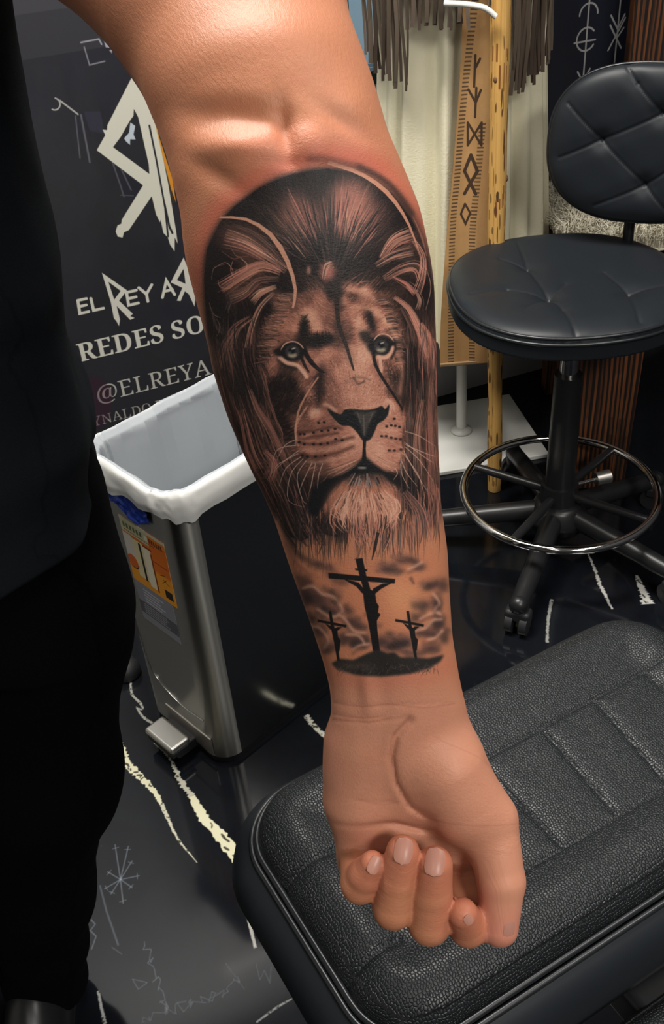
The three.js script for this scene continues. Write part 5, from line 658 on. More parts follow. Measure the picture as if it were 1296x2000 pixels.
// ---------------------------------------------------------------- pedal bin with its liner
const CAN = { w: 0.215, d: 0.30, h: 0.565, r: 0.040 };
{
  // local frame: x along the front (to the left seen from the front corner), y up, z out of the front
  const C0 = V(-0.221, 0, -1.149), l = V(-0.674, 0, -0.738), o = V(-0.738, 0, 0.674), yaw = Math.atan2(o.x, o.z);
  const ctr = C0.clone().addScaledVector(l, CAN.w / 2).addScaledVector(o, -CAN.d / 2);
  const t = thing('pedal_bin', 'tall stainless steel pedal bin with stickers on its front', 'bin', [ctr.x, 0, ctr.z], yaw);
  const fx = (s) => CAN.w / 2 - s; // s metres from the front right corner, seen in local x (right-hand corner is at +x)
  const prof = rrect(CAN.w / 2, CAN.d / 2, [0.04, 0.04, 0.03, 0.03], 14, 10), n = prof.length;
  const wall = (off, y0, y1) => grid(6, n, (u, v) => { const p = prof[Math.round(v * n) % n]; return [p[0] + p[2] * off, y0 + (y1 - y0) * u, p[1] + p[3] * off]; }, true);
  const lip = grid(3, n, (u, v) => { const p = prof[Math.round(v * n) % n], k = [[0, CAN.h], [0.002, CAN.h + 0.004], [-0.004, CAN.h + 0.004], [-0.006, CAN.h - 0.01]][Math.round(u * 3)]; return [p[0] + p[2] * k[0], k[1], p[1] + p[3] * k[0]]; }, true);
  const brush = canvasTex(256, 512, (c, w, h) => { c.fillStyle = '#808080'; c.fillRect(0, 0, w, h); for (let i = 0; i < 1500; i++) { c.fillStyle = `rgba(${rnd() < 0.5 ? '255,255,255' : '0,0,0'},${rr(0.02, 0.08)})`; c.fillRect(rr(0, w), rr(-80, h), rr(0.5, 1.5), rr(40, 300)); } }, false);
  const NF = 38; // outline points 0..NF run round the front and both front corners
  const seg = (off, i0, i1) => grid(6, i1 - i0, (u, v) => { const p = prof[(i0 + Math.round(v * (i1 - i0))) % n]; return [p[0] + p[2] * off, 0.014 + (CAN.h - 0.014) * u, p[1] + p[3] * off]; });
  part('front_shell', seg(0, 0, NF), phys({ color: new THREE.Color(0.46, 0.455, 0.42), metalness: 1, roughness: 0.34, anisotropy: 0.93, anisotropyRotation: Math.PI / 2 }), t, 'brushed stainless steel front with rounded corners');
  part('side_shell', merge([seg(-0.001, NF, n), wall(-0.006, 0.03, CAN.h), lip]), std({ color: new THREE.Color(0.5, 0.5, 0.48), metalness: 1, roughness: 0.17 }), t, 'smooth dark steel sides');
  part('plinth', extrude(rrect(CAN.w / 2 - 0.003, CAN.d / 2 - 0.003, 0.036, 10, 2).map(([a, b]) => [a, b]), 0.022).rotateX(Math.PI / 2).translate(0, 0.022, 0), M.rubber, t, 'black plastic foot');
  part('bottom', extrude(rrect(CAN.w / 2 - 0.008, CAN.d / 2 - 0.008, 0.034, 10, 2).map(([a, b]) => [a, b]), 0.01).rotateX(Math.PI / 2).translate(0, 0.035, 0), M.black, t);
  const pd = part('pedal', rbox(0.078, 0.014, 0.042, 0.006, fx(0.105), 0.042, CAN.d / 2 + 0.036, 4), M.brushed, t, 'brushed steel foot pedal'); part('pedal_arm', merge([rbox(0.07, 0.024, 0.05, 0.004, fx(0.105), 0.022, CAN.d / 2 + 0.018), rbox(0.074, 0.012, 0.038, 0.004, fx(0.105), 0.028, CAN.d / 2 + 0.036)]), M.rubber, pd);
  part('pedal_recess', rbox(0.125, 0.04, 0.004, 0.002, fx(0.088), 0.042, CAN.d / 2 + 0.0005), std({ color: new THREE.Color(0.5, 0.47, 0.43), metalness: 1, roughness: 0.45 }), t);
  // printed stickers on the front
  const orange = canvasTex(448, 504, (c, w, h) => {
    c.fillStyle = '#e98a22'; c.fillRect(0, 0, w, h); c.fillStyle = '#e0741c'; c.fillRect(0, h * 0.12, w, h * 0.45); c.fillStyle = '#f0a02a'; c.fillRect(0, h * 0.6, w, h * 0.4);
    c.fillStyle = '#c9c9a0'; c.fillRect(0, 0, w * 0.62, h * 0.22); c.fillStyle = '#d9d2b8'; c.fillRect(0, 0, w, h * 0.045);
    c.fillStyle = '#6b6e4a'; for (let i = 0; i < 6; i++) c.fillRect(w * (0.06 + i * 0.075), h * 0.07, w * 0.05, h * 0.075); c.fillStyle = '#f3ead6'; c.fillRect(w * 0.54, h * 0.08, w * 0.07, h * 0.07); c.fillStyle = '#7a3a1a'; for (let i = 0; i < 6; i++) c.fillRect(w * (0.64 + i * 0.05), h * 0.085, w * 0.035, h * 0.075);
    c.fillStyle = '#8c5a30'; for (let i = 0; i < 14; i++) c.fillRect(w * (0.06 + i * 0.05), h * 0.175, w * 0.035, h * 0.018);
    c.fillStyle = '#d8d3c8'; c.fillRect(0, h * 0.24, w * 0.2, h * 0.42); c.fillStyle = '#e3d6a8'; c.fillRect(w * 0.2, h * 0.26, w * 0.42, h * 0.6); c.fillStyle = '#efe6cb'; c.fillRect(w * 0.44, h * 0.3, w * 0.15, h * 0.62); c.fillStyle = '#2d2a22'; c.fillRect(w * 0.345, h * 0.28, w * 0.05, h * 0.6); c.fillStyle = '#8a3d16'; c.fillRect(w * 0.6, h * 0.34, w * 0.035, h * 0.6); c.fillRect(w * 0.45, h * 0.26, w * 0.2, h * 0.03); c.fillStyle = '#a8430f'; c.fillRect(w * 0.63, h * 0.42, w * 0.37, h * 0.016);
    c.fillStyle = '#d96a2a'; c.beginPath(); c.arc(w * 0.1, h * 0.68, w * 0.12, 0, 7); c.fill(); c.strokeStyle = '#2b1c10'; c.lineWidth = 7; c.beginPath(); c.arc(w * 0.12, h * 0.68, w * 0.11, 0.2, 2.2); c.stroke(); c.strokeStyle = '#8a4a10'; c.lineWidth = 6; c.beginPath(); c.moveTo(w * 0.74, h * 0.6); c.lineTo(w * 0.86, h * 0.56); c.moveTo(w * 0.8, h * 0.64); c.lineTo(w * 0.92, h * 0.7); c.moveTo(w * 0.76, h * 0.72); c.lineTo(w * 0.88, h * 0.62); c.stroke();
    c.fillStyle = '#2a2622'; c.fillRect(w * 0.78, h * 0.8, w * 0.17, h * 0.13);
  });
  const grey = canvasTex(400, 340, (c, w, h) => { c.fillStyle = '#8a8a92'; c.fillRect(0, 0, w, h * 0.5); c.fillStyle = '#5c5d63'; c.fillRect(0, h * 0.5, w, h * 0.32); c.fillStyle = '#8f9096'; c.fillRect(0, h * 0.82, w, h * 0.18); c.fillStyle = '#c2c2c8'; for (let i = 0; i < 5; i++) c.fillRect(w * 0.2, h * (0.12 + i * 0.075), w * rr(0.4, 0.65), h * 0.03); c.fillStyle = '#a9a9b0'; for (let i = 0; i < 5; i++) c.fillRect(w * 0.12, h * (0.54 + i * 0.055), w * rr(0.5, 0.75), h * 0.02); });
  const stick = (tex, s0, s1, y0, y1, label) => { const g = new THREE.BoxGeometry(Math.abs(s1 - s0), y1 - y0, 0.0006); g.translate(fx((s0 + s1) / 2), (y0 + y1) / 2, CAN.d / 2 + 0.0005); return part('sticker', g, std({ map: tex, roughness: 0.4 }), t, label); };
  stick(orange, 0.041, 0.153, 0.353, 0.481, 'orange and cream product sticker'); stick(grey, 0.053, 0.152, 0.268, 0.353, 'grey care sticker');
  part('raised_line', tube([V(fx(0.186), 0.26, CAN.d / 2 - 0.002), V(fx(0.180), 0.20, CAN.d / 2 + 0.0006), V(fx(0.162), 0.125, CAN.d / 2 + 0.0008), V(fx(0.103), 0.097, CAN.d / 2 + 0.0008), V(fx(0.036), 0.1, CAN.d / 2 + 0.0008)], 0.0012, 50, 6), M.steel, t);
  // liner
  const b = thing('bin_liner', 'white plastic liner folded over the rim of the pedal bin', 'bag', [ctr.x, 0, ctr.z], yaw);
  const PR = [[-0.062, 0.10], [-0.05, 0.22], [-0.034, 0.36], [-0.022, 0.47], [-0.014, 0.54], [-0.010, 0.572], [0.000, 0.584], [0.008, 0.580], [0.011, 0.569], [0.0125, 0.557], [0.011, 0.546]];
  const sheetAt = (u, v) => {
    const k = u * (PR.length - 1), i = Math.min(PR.length - 2, Math.floor(k)), f = k - i, of = PR[i][0] + (PR[i + 1][0] - PR[i][0]) * f; let y = PR[i][1] + (PR[i + 1][1] - PR[i][1]) * f; const p = prof[Math.round(v * n) % n], a = v * 2 * Math.PI;
    const A = Math.cos(a) * 2, Bq = Math.sin(a) * 2; const inn = u < 0.5; let d = inn ? 0.007 * fbm(A * 3, Bq * 3, y * 3, 3) + 0.004 * Math.max(0, noise.noise(A * 5 + 9, Bq * 5, y * 2)) * 2 : 0.006 * fbm(A * 3.2 + 4, Bq * 3.2, y * 24, 3);
    if (u > 0.62) y += (u - 0.62) * 0.07 * (fbm(A * 1.3 + 2, Bq * 1.3 + 5, 1, 2) * 1.6 - 0.12);
    if (!inn) d = Math.max(d, -0.004);
    y += 0.004 * fbm(A * 2, Bq * 2, 7, 2) * (u > 0.4 ? 1 : 0);
    return [p[0] + p[2] * (of + d), y, p[1] + p[3] * (of + d)];
  };
  const bagMat = phys({ color: new THREE.Color(0.42, 0.45, 0.48), roughness: 0.38, transmission: 0.12, thickness: 0, side: THREE.DoubleSide });  // shade inside the bin put into the colour, greyer than the white fold
  const film = part('film', grid(40, n * 2, (u, v) => sheetAt(u, Math.floor(v * n) / n), true), bagMat, b);
  const mouth = part('folded_rim', grid(16, n, (u, v) => { const q = sheetAt(0.5 + u * 0.5, v); const p = prof[Math.round(v * n) % n]; return [q[0] + p[2] * 0.0012, q[1] - 0.0005, q[2] + p[3] * 0.0012]; }, true), phys({ color: new THREE.Color(0.66, 0.66, 0.64), roughness: 0.36, side: THREE.DoubleSide }), b, 'crumpled white fold hanging over the rim');
  part('bag_bottom', extrude(rrect(CAN.w / 2 - 0.058, CAN.d / 2 - 0.058, 0.012, 6, 2).map(([a, c]) => [a, c]), 0.002).rotateX(Math.PI / 2).translate(0, 0.102, 0), bagMat, b);
  // blue bag corner showing below the fold
  const bl = thing('blue_bag', 'crumpled corner of a blue plastic bag under the liner fold', 'bag', [ctr.x, 0, ctr.z], yaw);
  part('film', grid(14, 26, (u, v) => { const s = 0.062 + v * 0.1, dip = 0.034 * Math.max(0, 1 - Math.abs(v - 0.42) * 2.1) * 0.6 + 0.016; const y = 0.536 - u * (dip + 0.012 * fbm(v * 5, 3, 1, 2) + 0.01); const k = sstep(0.17, 0.2, s); return [fx(s), y, CAN.d / 2 + 0.0035 + 0.006 * Math.abs(fbm(v * 9, u * 3, 2, 3)) * 2 - k * 0.03]; }), phys({ color: new THREE.Color(0.012, 0.05, 0.42), roughness: 0.3, side: THREE.DoubleSide }), bl);
}
{ // small rubber foot on the floor
  const t = thing('rubber_doorstop', 'small black rounded rubber stop on the floor between trousers and bin', 'doorstop', [-0.418, 0, -1.402]);
  part('dome', lathe([[0, 0], [0.026, 0], [0.028, 0.006], [0.027, 0.018], [0.022, 0.028], [0.012, 0.034], [0.0001, 0.036]], 32), M.rubber, t); part('washer', lathe([[0, 0.034], [0.006, 0.034], [0.006, 0.0372], [0.0001, 0.0376]], 20), M.black, t);
}
// ---------------------------------------------------------------- roll-up banner
{
  const t = thing('roll_up_banner', 'dark roll-up banner printed with a large pale angular R and white lettering', 'banner', [-0.515, 0, -1.885], 19 * R);
  const BW = 0.665, BH = 1.9, K = 9.6; // print: centimetres from the lower left corner, K pixels each; lower 105 cm at full detail
  const print = canvasTex(640, 1824, (c, w, h) => {
    c.fillStyle = '#26262b'; c.fillRect(0, 0, w, h);
    c.setTransform(K, 0, 0, K, 0, h); const Y = (y) => -y;
    for (let i = 0; i < 220; i++) { const r = rr(2, 14); c.globalAlpha = rr(0.02, 0.06); c.fillStyle = rnd() < 0.5 ? '#3a3a44' : '#15151a'; c.beginPath(); c.ellipse(rr(0, 66), Y(rr(20, 120)), r, r * 1.6, 0, 0, 7); c.fill(); } c.globalAlpha = 1;
    // printed scene of the studio at the top, washed dark
    c.fillStyle = '#4a4a50'; c.fillRect(0, Y(190), 67, 78); c.fillStyle = '#3b3b41'; c.fillRect(0, Y(113), 67, 10); c.fillStyle = '#313137'; c.fillRect(0, Y(103.5), 67, 7);
    const pl = (pts, col) => { c.fillStyle = col; c.beginPath(); pts.forEach(([x, y], i) => (i ? c.lineTo(x, Y(y)) : c.moveTo(x, Y(y)))); c.closePath(); c.fill(); };
    const ln = (pts, col, w, a = 1) => { c.globalAlpha = a; c.strokeStyle = col; c.lineWidth = w; c.lineCap = 'round'; c.lineJoin = 'miter'; c.beginPath(); pts.forEach(([x, y], i) => (i ? c.lineTo(x, Y(y)) : c.moveTo(x, Y(y)))); c.stroke(); c.globalAlpha = 1; };
    ln([[16, 97.8], [19.2, 97.9], [19.5, 97]], '#8d8d95', 0.3); ln([[16.4, 97], [16.7, 94], [19.5, 94.2]], '#77777f', 0.25); ln([[20.3, 96.8], [22.4, 97.2]], '#b9b9c0', 0.4); pl([[20, 97.6], [20.9, 98], [20.8, 96.2], [20.1, 96.4]], '#9a9aa6'); pl([[20.6, 95.8], [21.2, 96], [21, 95.2]], '#8d8d99');
    c.strokeStyle = '#a5a4a0'; c.lineWidth = 0.28; c.beginPath(); c.arc(9.2, Y(88.6), 1.0, -1.2, 2.2); c.stroke(); ln([[10.3, 89], [12.9, 86.2]], '#a5a4a0', 0.32);
    ln([[12.4, 86], [11.6, 78.6]], '#55555e', 0.25); ln([[13.4, 86], [13.2, 77.5]], '#5a5a63', 0.35); ln([[17.3, 77], [18, 72], [18.2, 70]], '#4d4d58', 0.3); ln([[18.5, 76], [19.8, 71]], '#4d4d58', 0.3); pl([[14, 86.5], [17, 86], [17, 82], [14.4, 83]], '#2f2f3c'); ln([[17.6, 70.4], [20, 69.8]], '#4a4a52', 0.2);
    // large R
    const PALE = '#cfcec0';
    pl([[24.3, 91.5], [17.7, 83.4], [17.5, 82.6], [16.7, 82.8], [17.0, 81.8], [14.9, 79.4], [22.2, 71.4], [16.9, 65.7], [16.7, 65.0], [15.9, 64.8], [15.3, 63.7], [15.5, 62.6], [16.4, 62.2], [16.9, 63.2], [17.9, 63.4], [23.5, 69], [23.7, 65.4], [24.2, 63.6], [24.4, 64.2], [24.5, 61.4], [25.2, 60.4], [25.4, 58.8], [26.1, 57.2], [26.6, 60], [27.0, 58.6], [27.1, 61.4], [27.1, 70.7], [26.8, 80.6], [26.2, 86.8]], PALE);
    pl([[23.1, 85.4], [22.8, 84.2], [22.2, 83.7], [21.2, 82.6], [19.8, 81], [18.0, 79.4], [23.8, 73.3], [24, 75], [23.6, 83.8]], '#26262b'); pl([[20.3, 80.6], [21.4, 81.4], [22, 83.2], [22.8, 82.4], [22.2, 81], [22.4, 80], [21.4, 80.2], [21.2, 79.2], [20.6, 79.9]], '#b9c4cf');
    ln([[25.4, 82], [25.6, 75.9], [25.7, 66.5], [25.3, 60.5]], '#26262b', 0.32); ln([[25.7, 67], [25.9, 62.4], [26.3, 61]], '#26262b', 0.4);
    pl([[26.5, 82.4], [27.2, 77.6], [28.1, 71.4], [28, 66.8], [27.5, 69.5], [27, 74.7]], '#d08a2c'); ln([[27.2, 72], [27.5, 67]], '#5e3a14', 0.15);
    // lettering
    const text = (s, x0, x1, y, size, font, col) => { c.save(); c.font = `${font.startsWith('bold') ? 'bold ' : ''}100px ${font.replace('bold ', '')}`; const m = c.measureText(s).width; c.translate(x0, Y(y)); c.scale((x1 - x0) / m, size / 73); c.fillStyle = col; c.fillText(s, 0, 0); c.restore(); };
    const TX = '#d2d1c6';
    const seg = (lines, w = 0.62) => lines.forEach((p) => ln(p, TX, w));
    seg([[[5.2, 51.6], [5, 48.8], [6.8, 48.8]], [[5.2, 51.6], [6.9, 51.6]], [[5.1, 50.3], [6.6, 50.3]], [[7.8, 51.4], [7.8, 48.8], [9.8, 48.8]]]);
    seg([[[15, 51], [14.9, 48.2], [16.9, 48.2]], [[15, 51], [17, 51]], [[15, 49.6], [16.7, 49.6]], [[17.6, 51.4], [18.9, 49.7], [20.3, 51.4]], [[18.9, 49.7], [18.9, 48.1]]]);
    pl([[11, 56.2], [15.2, 51.4], [13.2, 49.6], [15.4, 46.2], [14.8, 45.8], [15.6, 45.2], [14.6, 45], [12.5, 48.6], [12.6, 45.6], [12.1, 44.2], [11.8, 45.4], [11.4, 46.2], [11.5, 49.6]], TX); pl([[11.9, 54], [13.9, 51.6], [12.3, 50.1]], '#26262b');
    seg([[[22, 48.2], [23.4, 51.6], [24.6, 48.2]], [[22.6, 49.4], [24.3, 49.4]], [[30.2, 51.2], [32.4, 51.2]], [[31.3, 51.2], [31.3, 48.2]]]);
    pl([[27.7, 55.6], [24.2, 51], [26.4, 49.3], [24.8, 46.8], [25.6, 46.5], [26.8, 48.4], [27.5, 47.6], [28.3, 44.6], [28.7, 46.2], [28.9, 50]], TX); pl([[27.3, 53.2], [25.6, 51.2], [27.2, 50]], '#26262b');
    text('REDES SO', 2.6, 29.9, 38.4, 4.2, 'bold serif', TX); text('@ELREYA', 4.2, 29.6, 28.2, 3.9, 'serif', '#b9b8b0'); text('YNALDO R', 2.2, 18.2, 22.9, 2.3, 'serif', '#9d9c96');
    c.fillStyle = '#c02a4a'; c.beginPath(); c.ellipse(1.2, Y(29), 1.7, 2.6, 0, 0, 7); c.fill(); pl([[0, 36], [6, 34], [8, 30], [6, 24], [0, 20]], 'rgba(70,24,48,0.35)');
    for (let i = 0; i < 60; i++) { c.fillStyle = `rgba(200,200,200,${rr(0.05, 0.3)})`; c.fillRect(rr(2, 40), Y(rr(20, 105)), rr(0.05, 0.2), rr(0.05, 0.15)); }
  });
  const g = new THREE.BoxGeometry(BW, BH, 0.002).translate(BW / 2, BH / 2 + 0.03, 0);
  part('graphic_panel', g, std({ map: print, roughness: 0.45 }), t, 'dark printed banner sheet');
  part('base_cassette', merge([rbox(BW + 0.01, 0.055, 0.09, 0.012, BW / 2, 0.04, -0.01), box(0.05, 0.012, 0.2, 0.1, 0.006, 0), box(0.05, 0.012, 0.2, BW - 0.1, 0.006, 0)]), M.alu, t, 'grey aluminium banner base');
  part('end_cap', rbox(0.012, 0.06, 0.094, 0.005, -0.008, 0.04, -0.01), std({ color: new THREE.Color(0.35, 0.35, 0.35), roughness: 0.5 }), t);
  part('top_rail', rbox(BW, 0.03, 0.016, 0.005, BW / 2, BH + 0.035, 0), M.alu, t); part('support_pole', cyl(0.008, 0.008, BH - 0.02, BW / 2, 0.06, -0.02), M.alu, t);
}
// ---------------------------------------------------------------- costume on a stand
const MX = 0.336, MZ = -2.127;
{
  const t = thing('mannequin_stand', 'white metal costume stand with square base plate', 'stand', [MX, 0, MZ]);
  part('base_plate', rbox(0.35, 0.012, 0.29, 0.003, -0.005, 0.006, 0.01).rotateY(8 * R), M.white, t, 'white square base plate');
  part('flange', lathe([[0, 0.012], [0.026, 0.012], [0.026, 0.018], [0.02, 0.022], [0.014, 0.026], [0, 0.026]]), M.white, t); part('pole', cyl(0.0125, 0.0125, 0.86, 0, 0.02, 0), M.white, t);
  part('torso_form', nets((x, y, z) => { const k = sstep(0.85, 1.15, y), w = 0.12 + 0.05 * k, d = 0.085 + 0.02 * k; let e = (Math.hypot(x / w, z / d) - 1) * d; e = Math.max(e, 0.84 - y, y - 1.36); return smin(e, capsule(x, y, z, [0, 1.3, 0, 0.05], [0, 1.44, 0, 0.045]), 0.04); }, [-0.2, 0.8, -0.14], [0.2, 1.52, 0.14], 0.008), M.white, t);
}
const robeR = (a, y) => { // radii of the robe at angle a (0 = right, pi/2 = front)
  const f = sstep(1.25, 0.3, y), c = Math.cos(a), s = Math.sin(a), pl = 0.019 * Math.sin(a * 11 + 0.6 + 0.8 * Math.sin(a * 3)) + 0.010 * Math.sin(a * 23 + 2 + y * 0.8) + 0.006 * Math.sin(a * 5 + 1);
  const rx = 0.148 + 0.028 * f, rz = 0.105 + 0.03 * f; return [c * (rx + pl * (0.35 + 0.65 * f)), s * (rz + pl * (0.35 + 0.65 * f))];
};
{
  const t = thing('cream_robe', 'cream pleated cloth robe hanging on the costume stand', 'robe', [MX - 0.005, 0, MZ]);
  const linen = (() => { const x = fineTex.clone(); x.repeat.set(10, 10); x.needsUpdate = true; return x; })();
  const cm = phys({ color: new THREE.Color(0.84, 0.79, 0.58), roughness: 0.75, transmission: 0.08, thickness: 0, side: THREE.DoubleSide, bumpMap: linen, bumpScale: 0.0008 });
  part('skirt', grid(40, 220, (u, v) => { const y = 1.42 - u * 1.075, a = v * 2 * Math.PI, k = y > 1.25 ? 1 - 0.55 * sstep(1.25, 1.42, y) : 1, [x, z] = robeR(a, y); const hem = u > 0.97 ? 0.012 * Math.sin(a * 5) : 0; return [x * k, y + hem * 0.5 - (Math.sin(a) > 0 ? 0.03 * Math.sin(a) * u : 0), z * k]; }, true), cm, t, 'cream cloth with long folds');
  part('sleeve', tube([V(-0.13, 1.34, 0), V(-0.19, 1.2, 0.02), V(-0.2, 1.05, 0.03)], 0.05, 20, 16), cm, t); part('sleeve', tube([V(0.13, 1.34, 0), V(0.19, 1.2, 0.02), V(0.2, 1.05, 0.03)], 0.05, 20, 16), cm, t);
}
{ // tan leather stole with stitched runes
  const t = thing('leather_stole', 'long tan leather stole with stitched borders and burned runes', 'stole', [0, 0, MZ]);
  const x0 = 0.24, x1 = 0.40, y0 = 0.30, y1 = 1.30;
  const tex = canvasTex(320, 2048, (c, w, h) => {
    const k = w / 16; c.fillStyle = '#b48a58'; c.fillRect(0, 0, w, h);
    for (let i = 0; i < 700; i++) { c.globalAlpha = rr(0.03, 0.1); c.fillStyle = rnd() < 0.5 ? '#8f6a3e' : '#cba574'; c.beginPath(); c.ellipse(rr(0, w), rr(0, h), rr(2, 30), rr(4, 60), rr(-0.2, 0.2), 0, 7); c.fill(); } c.globalAlpha = 1;
    c.setTransform(k, 0, 0, h / 103, -24 * k, h * 1.27 / 1.03 ); const P = ([x, y]) => [x, -(y) * 1 + 3 ];
    // coordinates in centimetres: x, height
    const q = (y) => -y + 3.0;
    c.setTransform(k, 0, 0, h / 103, -24 * k, 0); const Y = (y) => 130 - y;
    const st = (pts) => { c.strokeStyle = '#5a4530'; c.lineWidth = 0.30; const cv = new THREE.CatmullRomCurve3(pts.map(([x, y]) => V(x, y, 0))); const n = Math.round(cv.getLength() / 0.72); for (let i = 0; i <= n; i++) { const p = cv.getPointAt(i / n); c.beginPath(); c.moveTo(p.x - 0.6, Y(p.y)); c.lineTo(p.x + 0.6, Y(p.y)); c.stroke(); } };
    st([[34.4, 112], [32.9, 99.8], [31.1, 84.1], [30, 71.8], [28.9, 59.1], [28.5, 30.5], [28.5, 27]]); st([[34.6, 80.1], [33.7, 69.5], [32.8, 58.7], [33, 30.1], [33, 27]]);
    const ru = (l, w = 0.42) => { c.strokeStyle = '#3f2c1c'; c.lineWidth = w; c.lineCap = 'round'; for (const p of l) { c.beginPath(); p.forEach(([x, y], i) => (i ? c.lineTo(x, Y(y)) : c.moveTo(x, Y(y)))); c.stroke(); } };
    ru([[[33.2, 92.2], [33.0, 86.8]], [[33.2, 90], [34, 91.6]]]); ru([[[33.4, 86.6], [33.2, 81.4]], [[33.3, 84], [32, 86.3]], [[33.3, 84], [34.2, 86.2]]]); ru([[[31.9, 80.4], [31.9, 76.2]], [[34.4, 80.4], [34.4, 76.2]], [[31.9, 80.4], [34.4, 76.2]], [[34.4, 80.4], [31.9, 76.2]]]); ru([[[32.5, 74.4], [31.3, 71.4], [33.4, 67]], [[32.5, 74.4], [33.7, 71.4], [31.3, 67]]], 0.62); ru([[[31.4, 65], [30.6, 63], [31.5, 61], [32.4, 63.2], [31.4, 65]]]);
  });
  const fr = (u, v) => { const y = y1 - u * (y1 - y0), xl = 0.262 + 0.048 * sstep(0.3, 1.05, y) + 0.01 * sstep(1.0, 1.3, y), xr = 0.364 + 0.014 * sstep(0.55, 0.8, y) - 0.01 * sstep(1.05, 1.3, y), x = xl + (xr - xl) * v; const px = (x - MX) / 0.185, s = Math.sqrt(Math.max(0, 1 - px * px)), rz = 0.128 + 0.03 * sstep(1.25, 0.3, y); return [x, y, s * rz + 0.020 + 0.004 * Math.sin(v * 7 + y * 4), (x - x0) / (x1 - x0), (y - 0.27) / (y1 - 0.27)]; };
  const fg = grid(60, 14, fr), bgk = grid(60, 14, (u, v) => { const p = fr(u, 1 - v); return [p[0], p[1], p[2] - 0.003, p[3], p[4]]; });
  part('strap', merge([fg, bgk]), std({ map: tex, roughness: 0.7, side: THREE.DoubleSide }), t, 'tan leather strip with dark stitching and runes');
  part('hem', rbox(0.104, 0.008, 0.006, 0.002, 0.313, 0.301, 0.176), std({ color: new THREE.Color(0.30, 0.19, 0.09), roughness: 0.75 }), t);
}
{ // fringed cape
  const t = thing('fringed_cape', 'brown suede shoulder cape with long cut fringes over the robe', 'cape', [MX - 0.005, 0, MZ]);
  const sm = [[0.062, 0.042, 0.028], [0.080, 0.056, 0.038], [0.046, 0.030, 0.020], [0.10, 0.074, 0.052]].map((c) => std({ color: new THREE.Color(...c), roughness: 0.85, side: THREE.DoubleSide }));
  part('yoke', grid(12, 96, (u, v) => { const a = v * 2 * Math.PI, k = 0.06 + 0.155 * Math.sqrt(u), y = 1.46 - 0.36 * u * u - 0.02 * u; return [Math.cos(a) * k * 1.02, y, Math.sin(a) * k * 0.82]; }, true), sm[1], t, 'brown suede yoke');
  // fringe strips: [x from, x to, count, length function]
  const strip = (x, z, yb, yt, w, m) => { const n = 8, sway = rr(-0.006, 0.006), ph = rr(0, 6), tw = rr(-0.5, 0.5); const f = (o) => (u, v) => { const y = yt + (yb - yt) * u; const a = tw * u; const e = (v - 0.5) * w; return [x + sway * u * u + 0.002 * Math.sin(ph + u * 6) + e * Math.cos(a), y, z + 0.003 * Math.sin(ph + u * 5) + e * Math.sin(a) + o]; }; part('fringe_strip', merge([grid(n, 1, f(0.0008)), grid(n, 1, f(-0.0008))]), m, t); };
  const zf = (x) => { const q = clamp(x / 0.195, -0.97, 0.97); return Math.sqrt(1 - q * q) * 0.175 + 0.012; };
  const run = (a, b, n, len) => { for (let i = 0; i < n; i++) { const u = (i + rr(0.1, 0.9)) / n, x = a + (b - a) * u; strip(x, zf(x) + rr(-0.006, 0.008), len(u) + rr(-0.012, 0.012), 1.12, rr(0.004, 0.0085), sm[Math.floor(rnd() * 4)]); } };
  run(-0.194, -0.128, 19, (u) => 0.915 - 0.045 * u); run(-0.125, -0.02, 17, (u) => 0.985); run(0.065, 0.148, 22, (u) => 0.862 + 0.045 * u * u); run(-0.02, 0.065, 10, (u) => 1.02);
  for (const [x, y] of [[-0.122, 0.87], [0.062, 0.9]]) strip(x, zf(x) + 0.006, y, 1.12, 0.004, sm[2]);
}
